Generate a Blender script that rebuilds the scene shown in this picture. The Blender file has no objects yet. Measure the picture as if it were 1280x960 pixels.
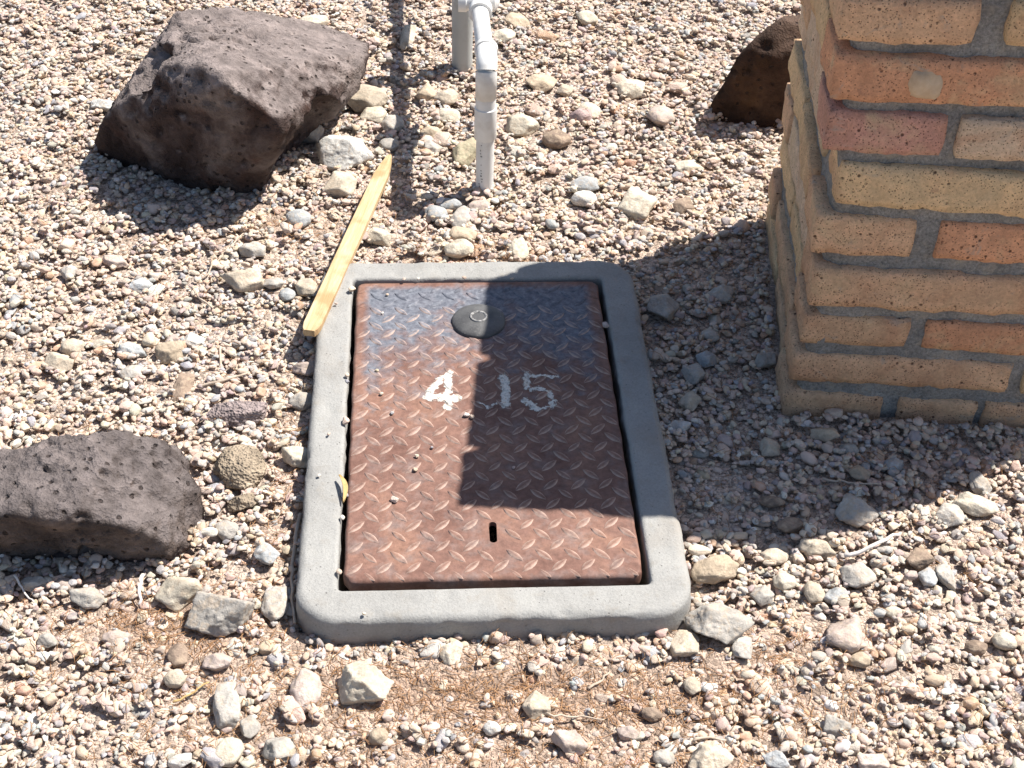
import bpy, bmesh, math, random
import numpy as np
from mathutils import Matrix, Vector

R = math.radians
rng = np.random.default_rng(7)
random.seed(7)
scene = bpy.context.scene
col = scene.collection

# ------------------------------------------------------------------ camera
FPX, PITCH, ROLL, CAMH = 1907.0, R(39.8845), R(1.88), 1.2
cam = bpy.data.cameras.new('camera')
cam.sensor_width = 36.0
cam.lens = FPX / 1280.0 * 36.0
cam.clip_start = 0.05
cam.clip_end = 2000.0
camo = bpy.data.objects.new('camera', cam)
col.objects.link(camo)
camo.matrix_world = Matrix.Translation((0, 0, CAMH)) @ Matrix.Rotation(R(90) - PITCH, 4, 'X') @ Matrix.Rotation(ROLL, 4, 'Z')
scene.camera = camo

# ------------------------------------------------------------------ sky, sun, exposure
SUN_EL = R(56.5)
SUN_AZ = math.atan2(0.872, 0.489)          # clockwise from +Y
to_sun = Vector((math.sin(SUN_AZ) * math.cos(SUN_EL), math.cos(SUN_AZ) * math.cos(SUN_EL), math.sin(SUN_EL)))
world = bpy.data.worlds.new('World')
scene.world = world
world.use_nodes = True
wn = world.node_tree
sky = wn.nodes.new('ShaderNodeTexSky')
sky.sky_type = 'NISHITA'
sky.sun_disc = False
sky.sun_elevation = SUN_EL
sky.sun_rotation = SUN_AZ
wn.links.new(sky.outputs[0], wn.nodes['Background'].inputs[0])
wn.nodes['Background'].inputs[1].default_value = 0.07
sun = bpy.data.lights.new('sun', 'SUN')
sun.energy = 5.0
sun.angle = R(0.53)
sun.color = (1.0, 0.95, 0.88)
suno = bpy.data.objects.new('sun', sun)
col.objects.link(suno)
suno.rotation_euler = to_sun.to_track_quat('Z', 'Y').to_euler()
suno.location = (3, 2, 5)
vs = scene.view_settings
vs.view_transform = 'Standard'
vs.look = 'None'
vs.exposure = 0.93
vs.gamma = 1.0
vs.use_curve_mapping = False

# ------------------------------------------------------------------ helpers
_c, _s = math.cos(PITCH), math.sin(PITCH)
_cr, _sr = math.cos(ROLL), math.sin(ROLL)
def ray(px, py):
    du, dv = px - 640.0, py - 480.0
    u = du * _cr + dv * _sr
    v = -du * _sr + dv * _cr
    return np.array([u, FPX * _c - v * _s, -FPX * _s - v * _c])
def at(px, py, z=0.0):
    """photo pixel -> point on the level z"""
    d = ray(px, py)
    t = (z - CAMH) / d[2]
    return np.array([0, 0, CAMH]) + t * d
def depth(p):
    return p[1] * _c - (p[2] - CAMH) * _s

def link(o, parent=None):
    col.objects.link(o)
    if parent is not None:
        o.parent = parent
    return o
def mesh_obj(name, verts, faces, mat, parent=None, smooth=True, edges=()):
    me = bpy.data.meshes.new(name)
    me.from_pydata([tuple(map(float, v)) for v in verts], list(edges), [tuple(int(i) for i in f) for f in faces])
    if smooth:
        me.shade_smooth()
    me.update()
    o = bpy.data.objects.new(name, me)
    if mat:
        me.materials.append(mat)
    return link(o, parent)
def bm_obj(name, bm, mat, parent=None, smooth=False):
    me = bpy.data.meshes.new(name)
    bm.to_mesh(me)
    bm.free()
    if smooth:
        me.shade_smooth()
    me.materials.append(mat)
    return link(bpy.data.objects.new(name, me), parent)
def empty(name, loc=(0, 0, 0), rz=0.0):
    o = bpy.data.objects.new(name, None)
    o.empty_display_size = 0.05
    o.location = loc
    o.rotation_euler = (0, 0, rz)
    return link(o)
def tag(o, label=None, cat=None, group=None, kind=None):
    if label: o['label'] = label
    if cat: o['category'] = cat
    if group: o['group'] = group
    if kind: o['kind'] = kind
    return o

# gradient noise in numpy
_perm = np.random.default_rng(3).permutation(256)
_perm = np.concatenate([_perm, _perm, _perm])
_grad = np.random.default_rng(4).normal(size=(256, 3))
_grad /= np.linalg.norm(_grad, axis=1)[:, None]
def noise3(P):
    P = np.asarray(P, float)
    I = np.floor(P).astype(int)
    Fr = P - I
    I &= 255
    W = Fr * Fr * Fr * (Fr * (Fr * 6 - 15) + 10)
    out = 0
    for dx in (0, 1):
        for dy in (0, 1):
            for dz in (0, 1):
                hsh = _perm[_perm[_perm[(I[:, 0] + dx) & 255] + ((I[:, 1] + dy) & 255)] + ((I[:, 2] + dz) & 255)]
                g = _grad[hsh & 255]
                d = Fr - np.array([dx, dy, dz])
                w = (W[:, 0] if dx else 1 - W[:, 0]) * (W[:, 1] if dy else 1 - W[:, 1]) * (W[:, 2] if dz else 1 - W[:, 2])
                out = out + w * (g * d).sum(1)
    return out * 1.5
def fbm(P, octs=4, gain=0.5):
    a, o = 1.0, 0
    P = np.asarray(P, float)
    for k in range(octs):
        o = o + a * noise3(P * (2 ** k) + 17.3 * k)
        a *= gain
    return o

_ico = {}
def ico(sub):
    if sub not in _ico:
        bm = bmesh.new()
        bmesh.ops.create_icosphere(bm, subdivisions=sub, radius=1.0)
        V = np.array([v.co[:] for v in bm.verts])
        F = [[v.index for v in f.verts] for f in bm.faces]
        bm.free()
        V /= np.linalg.norm(V, axis=1)[:, None]
        _ico[sub] = (V, F)
    return _ico[sub]
def hull_radius(D, N, d, p):
    """rounded polyhedron as a radius for each direction"""
    X = np.maximum(D @ N.T, 0) / d
    return (X ** p).sum(1) ** (-1.0 / p)
def rock_unit(rs, sub, angular):
    """a stone inside the unit box: random facets, softened edges"""
    D, F = ico(sub)
    k = int(rs.integers(8, 13)) if angular > 0.5 else int(rs.integers(14, 24))
    # spread the facets so that the body stays closed
    N = rs.normal(size=(400, 3)); N /= np.linalg.norm(N, axis=1)[:, None]
    pick = [N[0]]
    for _ in range(k):
        dots = np.max(N @ np.array(pick).T, axis=1) + rs.uniform(0, 0.45, len(N))
        pick.append(N[int(np.argmin(dots))])
    N = np.array(pick)
    d = rs.uniform(0.62, 1.0, len(N)) if angular > 0.5 else rs.uniform(0.85, 1.0, len(N))
    p = 110.0 if angular > 0.75 else (55.0 if angular > 0.5 else (18.0 if angular > 0.25 else 8.0))
    r = np.minimum(hull_radius(D, N, d, p), 1.6)
    V = D * r[:, None]
    off = rs.uniform(0, 100, 3)
    V = V * (1 + (0.04 + 0.03 * angular) * fbm(D * 1.7 + off, 2) + 0.018 * angular * fbm(D * 6 + off, 3))[:, None]
    V = V - (V.max(0) + V.min(0)) / 2
    V = V / np.abs(V).max(0)
    return V, F

# ------------------------------------------------------------------ materials
class NT:
    def __init__(self, name):
        self.m = bpy.data.materials.new(name)
        self.m.use_nodes = True
        self.t = self.m.node_tree
        self.b = self.t.nodes['Principled BSDF']
    def n(self, typ, **kw):
        nd = self.t.nodes.new(typ)
        for k, v in kw.items():
            if k.startswith('i_'):
                key = k[2:]
                nd.inputs[int(key) if key.isdigit() else key.replace('_', ' ')].default_value = v
            else:
                setattr(nd, k, v)
        return nd
    def l(self, a, b):
        self.t.links.new(a, b)
    def coord(self, which='Object', obj=None):
        tc = self.n('ShaderNodeTexCoord')
        if obj: tc.object = obj
        return tc.outputs[which]
    def noise(self, vec, scale, detail=4.0, rough=0.55, dist=0.0):
        nd = self.n('ShaderNodeTexNoise')
        nd.inputs['Scale'].default_value = scale
        nd.inputs['Detail'].default_value = detail
        nd.inputs['Roughness'].default_value = rough
        nd.inputs['Distortion'].default_value = dist
        self.l(vec, nd.inputs['Vector'])
        return nd.outputs['Fac']
    def voro(self, vec, scale, feature='F1', rnd=1.0):
        nd = self.n('ShaderNodeTexVoronoi', feature=feature)
        nd.inputs['Scale'].default_value = scale
        nd.inputs['Randomness'].default_value = rnd
        self.l(vec, nd.inputs['Vector'])
        return nd
    def ramp(self, fac, stops, interp='LINEAR'):
        nd = self.n('ShaderNodeValToRGB')
        cr = nd.color_ramp
        cr.interpolation = interp
        while len(cr.elements) < len(stops):
            cr.elements.new(0.5)
        for e, (p, c) in zip(cr.elements, stops):
            e.position = p
            e.color = (c, c, c, 1) if isinstance(c, (int, float)) else (*c, 1)
        self.l(fac, nd.inputs[0])
        return nd.outputs[0]
    def mix(self, fac, a, b, blend='MIX'):
        nd = self.n('ShaderNodeMix', data_type='RGBA', blend_type=blend)
        for sock, v in ((nd.inputs[0], fac), (nd.inputs[6], a), (nd.inputs[7], b)):
            if isinstance(v, (int, float)): sock.default_value = v
            elif isinstance(v, tuple): sock.default_value = (*v, 1)
            else: self.l(v, sock)
        return nd.outputs[2]
    def math(self, op, a, b=None, clamp=False):
        nd = self.n('ShaderNodeMath', operation=op, use_clamp=clamp)
        for i, v in enumerate((a, b)):
            if v is None: continue
            if isinstance(v, (int, float)): nd.inputs[i].default_value = v
            else: self.l(v, nd.inputs[i])
        return nd.outputs[0]
    def bump(self, height, dist, strength=1.0, prev=None):
        nd = self.n('ShaderNodeBump')
        nd.inputs['Strength'].default_value = strength
        nd.inputs['Distance'].default_value = dist
        self.l(height, nd.inputs['Height'])
        if prev is not None: self.l(prev, nd.inputs['Normal'])
        return nd.outputs[0]
    def done(self, colr=None, rough=None, normal=None, spec=0.3, metal=0.0):
        b = self.b
        for key, v in (('Base Color', colr), ('Roughness', rough)):
            if v is None: continue
            if isinstance(v, (int, float)): b.inputs[key].default_value = v
            elif isinstance(v, tuple): b.inputs[key].default_value = (*v, 1)
            else: self.l(v, b.inputs[key])
        b.inputs['Specular IOR Level'].default_value = spec
        b.inputs['Metallic'].default_value = metal
        if normal is not None: self.l(normal, b.inputs['Normal'])
        return self.m

def mat_soil():
    t = NT('soil')
    P = t.coord('Object')
    n1 = t.noise(P, 7, 6)
    n2 = t.noise(P, 220, 5, 0.75)
    v = t.voro(P, 230)
    v2 = t.voro(P, 480)
    c = t.ramp(n1, [(0.3, (0.40, 0.305, 0.24)), (0.55, (0.50, 0.405, 0.335)), (0.75, (0.58, 0.49, 0.42))])
    c = t.mix(1.0, c, t.ramp(n2, [(0.3, 0.66), (0.7, 1.22)]), 'MULTIPLY')
    da = t.n('ShaderNodeAttribute', attribute_name='dirt')
    dm = t.math('MULTIPLY', da.outputs['Fac'], t.ramp(n1, [(0.3, 0.4), (0.6, 0.85)]))
    c = t.mix(dm, c, t.mix(n2, (0.27, 0.165, 0.11), (0.42, 0.285, 0.20)))
    bw = t.n('ShaderNodeRGBToBW'); t.l(v.outputs['Color'], bw.inputs[0])
    c = t.mix(1.0, c, t.ramp(bw.outputs[0], [(0.2, 0.62), (0.8, 1.42)]), 'MULTIPLY')
    nb = t.bump(n2, 0.003, 0.8)
    nb = t.bump(v.outputs['Distance'], -0.0035, 0.9, nb)
    nb = t.bump(v2.outputs['Distance'], -0.0015, 0.8, nb)
    return t.done(c, 0.95, nb, 0.1)
def mat_pebble():
    t = NT('pebble_stone')
    at_ = t.n('ShaderNodeAttribute', attribute_type='INSTANCER', attribute_name='pcol')
    P = t.coord('Object')
    oi = t.n('ShaderNodeObjectInfo')
    add = t.n('ShaderNodeVectorMath', operation='ADD')
    sc = t.n('ShaderNodeVectorMath', operation='SCALE')
    t.l(at_.outputs['Color'], sc.inputs[0]); sc.inputs['Scale'].default_value = 57.0
    t.l(P, add.inputs[0]); t.l(sc.outputs[0], add.inputs[1])
    n1 = t.noise(add.outputs[0], 1.3, 4)
    n2 = t.noise(add.outputs[0], 7, 4, 0.7)
    f = t.ramp(n1, [(0.3, 0.90), (0.7, 1.08)])
    g = t.ramp(n2, [(0.28, 0.90), (0.72, 1.08)])
    c = t.mix(1.0, at_.outputs['Color'], f, 'MULTIPLY')
    c = t.mix(1.0, c, g, 'MULTIPLY')
    c = t.mix(t.ramp(n1, [(0.42, 0.12), (0.68, 0.55)]), c, (0.64, 0.54, 0.455))
    nb = t.bump(n2, 0.10, 0.45)
    return t.done(c, 0.95, nb, 0.1)
def mat_stone():
    t = NT('loose_stone')
    oi = t.n('ShaderNodeObjectInfo')
    P0 = t.coord('Object')
    add = t.n('ShaderNodeVectorMath', operation='ADD')
    sc = t.n('ShaderNodeVectorMath', operation='SCALE')
    t.l(oi.outputs['Random'], sc.inputs[0]); sc.inputs['Scale'].default_value = 31.0
    t.l(P0, add.inputs[0]); t.l(sc.outputs[0], add.inputs[1])
    P = add.outputs[0]
    n1 = t.noise(P, 45, 5, 0.6)
    n2 = t.noise(P, 260, 5, 0.7)
    n3 = t.noise(P, 90, 3, 0.5, 1.5)
    c = t.mix(1.0, oi.outputs['Color'], t.ramp(n1, [(0.3, 0.72), (0.7, 1.2)]), 'MULTIPLY')
    c = t.mix(1.0, c, t.ramp(n2, [(0.3, 0.78), (0.7, 1.18)]), 'MULTIPLY')
    c = t.mix(t.ramp(n3, [(0.50, 0.0), (0.66, 0.55)]), c, (0.46, 0.36, 0.26))
    c = t.mix(t.ramp(n2, [(0.66, 0.0), (0.78, 0.5)]), c, (0.16, 0.13, 0.11))
    nb = t.bump(n1, 0.004, 0.5)
    nb = t.bump(n2, 0.0022, 0.8, nb)
    return t.done(c, 0.88, nb, 0.2)
def mat_porous():
    t = NT('porous_stone')
    oi = t.n('ShaderNodeObjectInfo')
    P = t.coord('Object')
    n1 = t.noise(P, 55, 5, 0.65)
    v = t.voro(P, 330)
    v2 = t.voro(P, 150)
    c = t.mix(1.0, oi.outputs['Color'], t.ramp(n1, [(0.3, 0.65), (0.7, 1.3)]), 'MULTIPLY')
    c = t.mix(t.ramp(v.outputs['Distance'], [(0.1, 0.75), (0.36, 0.0)]), c, (0.07, 0.05, 0.045))
    nb = t.bump(v.outputs['Distance'], 0.003, 0.9)
    nb = t.bump(v2.outputs['Distance'], 0.004, 0.5, nb)
    return t.done(c, 0.95, nb, 0.1)
def mat_lava(name, dark, mid, light, rust, skin=(0.3, 0.27, 0.25), amount=0.8):
    t = NT(name)
    P = t.coord('Object')
    n1 = t.noise(P, 9, 6, 0.6, 0.4)
    n2 = t.noise(P, 70, 6, 0.7)
    n3 = t.noise(P, 23, 4, 0.6)
    v = t.voro(P, 120)
    v2 = t.voro(P, 300)
    c = t.ramp(n1, [(0.32, dark), (0.5, mid), (0.68, light)])
    c = t.mix(t.ramp(n3, [(0.55, 0.0), (0.72, 0.5)]), c, rust)
    c = t.mix(1.0, c, t.ramp(n2, [(0.3, 0.68), (0.7, 1.3)]), 'MULTIPLY')
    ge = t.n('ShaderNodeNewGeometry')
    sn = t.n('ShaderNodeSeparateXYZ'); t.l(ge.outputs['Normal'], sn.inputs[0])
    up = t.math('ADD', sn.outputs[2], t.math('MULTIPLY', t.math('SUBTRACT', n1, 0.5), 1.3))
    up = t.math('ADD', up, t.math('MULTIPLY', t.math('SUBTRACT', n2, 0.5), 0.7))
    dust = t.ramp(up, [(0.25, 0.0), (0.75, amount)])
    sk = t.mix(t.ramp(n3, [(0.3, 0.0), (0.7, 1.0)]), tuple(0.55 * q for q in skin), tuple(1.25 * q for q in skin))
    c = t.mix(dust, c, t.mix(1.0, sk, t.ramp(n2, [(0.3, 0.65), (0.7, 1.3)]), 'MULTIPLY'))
    v = t.voro(P, 75)
    pit = t.math('MULTIPLY', t.ramp(v.outputs['Distance'], [(0.13, 1.0), (0.24, 0.0)]), t.ramp(n3, [(0.42, 0.0), (0.52, 1.0)]))
    c = t.mix(t.math('MULTIPLY', pit, 0.8), c, (0.035, 0.025, 0.022))
    nb = t.bump(n2, 0.009, 0.9)
    nb = t.bump(pit, -0.006, 0.9, nb)
    nb = t.bump(v2.outputs['Distance'], 0.0018, 0.6, nb)
    return t.done(c, 0.9, nb, 0.18)
def mat_concrete():
    t = NT('concrete')
    P = t.coord('Object')
    n1 = t.noise(P, 14, 6, 0.6)
    n2 = t.noise(P, 420, 4, 0.7)
    n3 = t.noise(P, 60, 4, 0.6)
    v = t.voro(P, 110)
    c = t.ramp(n1, [(0.3, (0.265, 0.26, 0.247)), (0.55, (0.315, 0.31, 0.295)), (0.75, (0.345, 0.34, 0.32))])
    c = t.mix(1.0, c, t.ramp(n2, [(0.3, 0.84), (0.7, 1.1)]), 'MULTIPLY')
    c = t.mix(t.ramp(n3, [(0.56, 0.0), (0.72, 0.45)]), c, (0.25, 0.225, 0.19))
    c = t.mix(t.ramp(n2, [(0.64, 0.0), (0.74, 0.5)]), c, (0.14, 0.135, 0.125))
    n5 = t.noise(P, 7, 5, 0.65, 0.6)
    c = t.mix(t.ramp(n5, [(0.54, 0.0), (0.70, 0.45)]), c, (0.27, 0.235, 0.195))
    hole = t.ramp(v.outputs['Distance'], [(0.06, 1.0), (0.11, 0.0)])
    c = t.mix(t.math('MULTIPLY', hole, 0.6), c, (0.16, 0.15, 0.14))
    # splashed soil on the lower flank: a band of dirt with a ragged edge
    sp = t.n('ShaderNodeSeparateXYZ'); t.l(P, sp.inputs[0])
    zz = t.math('ADD', sp.outputs[2], t.math('MULTIPLY', n3, 0.016))
    c = t.mix(t.ramp(zz, [(0.008, 0.65), (0.02, 0.0)]), c, (0.27, 0.22, 0.18))
    nb = t.bump(n2, 0.0012, 0.7)
    nb = t.bump(n3, 0.003, 0.4, nb)
    nb = t.bump(hole, -0.002, 0.6, nb)
    return t.done(c, 0.9, nb, 0.2)
def mat_rust(lid):
    t = NT('rusted_steel')
    P = t.coord('Object', lid)
    sp = t.n('ShaderNodeSeparateXYZ'); t.l(P, sp.inputs[0])
    n1 = t.noise(P, 13, 6, 0.62, 0.5)
    n2 = t.noise(P, 130, 5, 0.7)
    n3 = t.noise(P, 34, 5, 0.65)
    c = t.ramp(n1, [(0.28, (0.125, 0.062, 0.047)), (0.5, (0.190, 0.105, 0.081)), (0.7, (0.255, 0.140, 0.098))])
    c = t.mix(t.ramp(n3, [(0.5, 0.0), (0.68, 0.6)]), c, (0.20, 0.16, 0.15))
    # old blue-grey paint left at the far end and along the left side
    far = t.math('ADD', t.math('MULTIPLY', sp.outputs[1], 7.0), t.math('MULTIPLY', t.math('ABSOLUTE', t.math('SUBTRACT', sp.outputs[0], 0.005)), 3.4))
    far = t.math('ADD', far, t.math('MULTIPLY', t.math('SUBTRACT', n3, 0.5), 2.4))
    far = t.math('ADD', far, t.math('MULTIPLY', t.math('SUBTRACT', n1, 0.5), 1.2))
    paint = t.ramp(far, [(0.0, 0.0), (1.0, 1.0)])
    paint = t.n('ShaderNodeMapRange'); t.l(far, paint.inputs[0])
    paint.inputs[1].default_value = 0.75; paint.inputs[2].default_value = 1.6
    edge = t.math('MINIMUM', t.math('SUBTRACT', 0.154, sp.outputs[0]), t.math('ADD', sp.outputs[0], 0.140))
    edge = t.math('MINIMUM', edge, t.math('SUBTRACT', 0.270, sp.outputs[1]))
    em = t.n('ShaderNodeMapRange'); t.l(t.math('ADD', edge, t.math('MULTIPLY', t.math('SUBTRACT', n3, 0.5), 0.02)), em.inputs[0])
    em.inputs[1].default_value = 0.0; em.inputs[2].default_value = 0.012
    pf = t.math('MULTIPLY', t.math('MULTIPLY', paint.outputs[0], em.outputs[0]), 0.8)
    blue = t.ramp(n2, [(0.35, (0.085, 0.115, 0.155)), (0.65, (0.155, 0.185, 0.22))])
    c = t.mix(pf, c, blue)
    c = t.mix(1.0, c, t.ramp(n2, [(0.3, 0.70), (0.7, 1.28)]), 'MULTIPLY')
    wa = t.n('ShaderNodeAttribute', attribute_name='wear_glint')
    c = t.mix(t.math('MULTIPLY', wa.outputs['Fac'], t.ramp(n2, [(0.3, 0.35), (0.6, 0.95)])), c, (0.46, 0.34, 0.28))  # worn lug edges, their specular glint painted in as paler colour
    ro = t.ramp(n3, [(0.3, 0.55), (0.7, 0.75)])
    nb = t.bump(n2, 0.0012, 0.45)
    return t.done(c, ro, nb, 0.2)
def mat_digit():
    t = NT('weathered_white_paint')
    P = t.coord('Object')
    n1 = t.noise(P, 170, 5, 0.7)
    n2 = t.noise(P, 60, 3, 0.6)
    c = t.mix(t.ramp(n1, [(0.54, 0.0), (0.66, 0.7)]), (0.70, 0.68, 0.62), (0.38, 0.25, 0.15))
    c = t.mix(t.ramp(n2, [(0.52, 0.0), (0.68, 0.5)]), c, (0.50, 0.42, 0.32))
    cov = t.n('ShaderNodeAttribute', attribute_name='cover')
    a = t.math('ADD', t.math('MULTIPLY', cov.outputs['Fac'], 1.15), t.math('MULTIPLY', t.math('SUBTRACT', n1, 0.60), 3.2), True)
    t.l(a, t.b.inputs['Alpha'])
    return t.done(c, 0.75, None, 0.2)
def mat_rubber():
    t = NT('black_plastic')
    P = t.coord('Object')
    n1 = t.noise(P, 40, 5, 0.6)
    n2 = t.noise(P, 380, 4, 0.7)
    c = t.ramp(n1, [(0.35, (0.05, 0.05, 0.052)), (0.7, (0.11, 0.11, 0.11))])
    c = t.mix(t.ramp(n2, [(0.62, 0.0), (0.75, 0.6)]), c, (0.38, 0.36, 0.34))
    return t.done(c, 0.6, t.bump(n2, 0.0008, 0.5), 0.4)
def mat_scuffed():
    t = NT('scuffed_plastic')
    P = t.coord('Object')
    n2 = t.noise(P, 300, 4, 0.7)
    c = t.ramp(n2, [(0.4, (0.10, 0.10, 0.10)), (0.6, (0.36, 0.35, 0.34))])
    return t.done(c, 0.7, None, 0.3)
def mat_brick():
    t = NT('clay_brick')
    oi = t.n('ShaderNodeObjectInfo')
    P0 = t.coord('Object')
    add = t.n('ShaderNodeVectorMath', operation='ADD')
    sc = t.n('ShaderNodeVectorMath', operation='SCALE')
    t.l(oi.outputs['Random'], sc.inputs[0]); sc.inputs['Scale'].default_value = 23.0
    t.l(P0, add.inputs[0]); t.l(sc.outputs[0], add.inputs[1])
    P = add.outputs[0]
    n1 = t.noise(P, 11, 5, 0.6, 0.6)
    n2 = t.noise(P, 240, 5, 0.75)
    n3 = t.noise(P, 38, 4, 0.6)
    v = t.voro(P, 95)
    v2 = t.voro(P, 330)
    c = oi.outputs['Color']
    c = t.mix(t.ramp(n1, [(0.5, 0.0), (0.64, 0.5)]), c, (0.52, 0.28, 0.17))
    c = t.mix(t.ramp(n1, [(0.34, 0.65), (0.46, 0.0)]), c, (0.62, 0.48, 0.30))
    c = t.mix(1.0, c, t.ramp(n2, [(0.3, 0.78), (0.7, 1.2)]), 'MULTIPLY')
    c = t.mix(1.0, c, t.ramp(n3, [(0.3, 0.85), (0.7, 1.12)]), 'MULTIPLY')
    n4 = t.noise(P, 26, 6, 0.7, 1.2)
    c = t.mix(t.ramp(n4, [(0.60, 0.0), (0.68, 0.55)]), c, (0.40, 0.35, 0.30))
    c = t.mix(t.ramp(n4, [(0.28, 0.5), (0.36, 0.0)]), c, (0.36, 0.19, 0.13))
    spots = t.math('MULTIPLY', t.ramp(v.outputs['Distance'], [(0.10, 1.0), (0.2, 0.0)]), t.ramp(n3, [(0.50, 0.0), (0.56, 1.0)]))
    spot2 = t.math('MULTIPLY', t.ramp(v2.outputs['Distance'], [(0.16, 1.0), (0.27, 0.0)]), t.ramp(n3, [(0.36, 0.0), (0.5, 1.0)]))
    dark = t.math('MAXIMUM', t.math('MULTIPLY', spots, 0.85), t.math('MULTIPLY', spot2, 0.7))
    c = t.mix(dark, c, (0.09, 0.045, 0.03))
    nb = t.bump(n2, 0.0035, 0.9)
    nb = t.bump(dark, -0.003, 0.9, nb)
    nb = t.bump(n3, 0.004, 0.4, nb)
    return t.done(c, 0.92, nb, 0.15)
def mat_mortar():
    t = NT('mortar')
    P = t.coord('Object')
    n1 = t.noise(P, 18, 5, 0.6)
    n2 = t.noise(P, 330, 5, 0.75)
    n3 = t.noise(P, 70, 4)
    c = t.ramp(n1, [(0.3, (0.22, 0.22, 0.215)), (0.7, (0.37, 0.365, 0.35))])
    c = t.mix(1.0, c, t.ramp(n2, [(0.3, 0.5), (0.7, 1.4)]), 'MULTIPLY')
    c = t.mix(t.ramp(n3, [(0.52, 0.0), (0.68, 0.6)]), c, (0.42, 0.38, 0.32))
    nb = t.bump(n2, 0.004, 0.9)
    nb = t.bump(n3, 0.009, 0.8, nb)
    return t.done(c, 0.95, nb, 0.1)
def mat_pvc(name, base, dirt):
    t = NT(name)
    P = t.coord('Object')
    n1 = t.noise(P, 30, 5, 0.6)
    n2 = t.noise(P, 180, 4, 0.7)
    c = t.mix(t.ramp(n1, [(0.48, 0.0), (0.68, 0.5)]), base, dirt)
    c = t.mix(t.ramp(n2, [(0.62, 0.0), (0.74, 0.35)]), c, dirt)
    return t.done(c, 0.45, t.bump(n2, 0.0005, 0.3), 0.4)
def mat_wood():
    t = NT('raw_pine')
    P = t.coord('Object')
    mp = t.n('ShaderNodeMapping'); t.l(P, mp.inputs[0])
    mp.inputs['Scale'].default_value = (1.0, 14.0, 14.0)
    n1 = t.noise(mp.outputs[0], 9, 5, 0.6, 0.8)
    n2 = t.noise(mp.outputs[0], 60, 3, 0.6)
    n3 = t.noise(P, 22, 3, 0.5)
    c = t.ramp(n1, [(0.3, (0.40, 0.26, 0.13)), (0.5, (0.53, 0.39, 0.22)), (0.7, (0.58, 0.46, 0.30))])
    c = t.mix(1.0, c, t.ramp(n2, [(0.3, 0.82), (0.7, 1.1)]), 'MULTIPLY')
    c = t.mix(t.ramp(n3, [(0.50, 0.0), (0.64, 0.75)]), c, (0.38, 0.22, 0.10))
    return t.done(c, 0.75, t.bump(n2, 0.001, 0.5), 0.25)
def mat_plain(name, a, b, scale=90, rough=0.85):
    t = NT(name)
    P = t.coord('Object')
    n1 = t.noise(P, scale, 5, 0.65)
    return t.done(t.ramp(n1, [(0.3, a), (0.7, b)]), rough, t.bump(n1, 0.0012, 0.6), 0.2)

M_soil, M_peb, M_stone, M_porous = mat_soil(), mat_pebble(), mat_stone(), mat_porous()
M_conc, M_brick, M_mortar, M_wood = mat_concrete(), mat_brick(), mat_mortar(), mat_wood()
M_needle = mat_plain('dry_needles', (0.30, 0.16, 0.08), (0.46, 0.27, 0.14), 30)
M_twig = mat_plain('dry_twig', (0.36, 0.28, 0.21), (0.56, 0.47, 0.38), 120)
M_twig_white = mat_plain('bleached_root', (0.60, 0.55, 0.50), (0.74, 0.70, 0.66), 120)
M_leaf = mat_plain('dry_leaf', (0.38, 0.25, 0.10), (0.50, 0.36, 0.17), 120)

# ------------------------------------------------------------------ layout frames
LID_C = np.array([-0.0369, 1.3291]); LID_YAW = R(4.11)
EX = np.array([math.cos(LID_YAW), math.sin(LID_YAW)]); EY = np.array([-EX[1], EX[0]])
def lid_xy(u, v):
    return LID_C + u * EX + v * EY
RING_IN = (-0.1540, 0.1700, -0.2590, 0.2800)       # opening in lid coordinates
RING_W = 0.0425
RING_TOP = 0.0325
PIL = dict(x=0.326, y=1.397, w=0.385, d=0.425, yaw=R(-2.2), top=0.695)

# ------------------------------------------------------------------ ground relief (soil under the gravel)
GX0, GX1, GY0, GY1, DX = -1.55, 1.65, 0.25, 3.35, 0.0025
nx, ny = int((GX1 - GX0) / DX), int((GY1 - GY0) / DX)
def soil_patch(x, y):
    """1 where bare soil with needles shows between sparse pebbles"""
    x = np.asarray(x, float); y = np.asarray(y, float)
    f = 0
    for (cx, cy, rx, ry, a) in ((0.02, 0.955, 0.36, 0.055, 1.0), (0.05, 0.86, 0.34, 0.07, 0.75), (-0.33, 1.03, 0.12, 0.06, 0.9),
                                (-0.22, 0.90, 0.16, 0.08, 0.55), (0.28, 1.02, 0.10, 0.06, 0.6), (-0.06, 1.70, 0.10, 0.035, 0.6),
                                (-0.25, 1.25, 0.025, 0.30, 0.5), (0.24, 0.98, 0.2, 0.05, 0.5), (-0.30, 1.76, 0.12, 0.05, 0.35)):
        f = np.maximum(f, a * np.exp(-((x - cx) / rx) ** 2 - ((y - cy) / ry) ** 2))
    return f
SOIL0 = -0.0105
FINES = 0.0064
def soil_z(x, y):
    x = np.asarray(x, float); y = np.asarray(y, float)
    P = np.stack([x * 3.1, y * 3.1, np.zeros_like(x)], -1).reshape(-1, 3)
    n = fbm(P, 3).reshape(x.shape)
    dx, dy = x - LID_C[0], y - LID_C[1]
    u, v = dx * EX[0] + dy * EX[1], dx * EY[0] + dy * EY[1]
    bank = np.exp(-((v + 0.315) / 0.035) ** 2) * (np.abs(u) < 0.26)
    z = SOIL0 + 0.0045 * n + 0.0055 * soil_patch(x, y) + 0.0060 * bank
    return z

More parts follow.
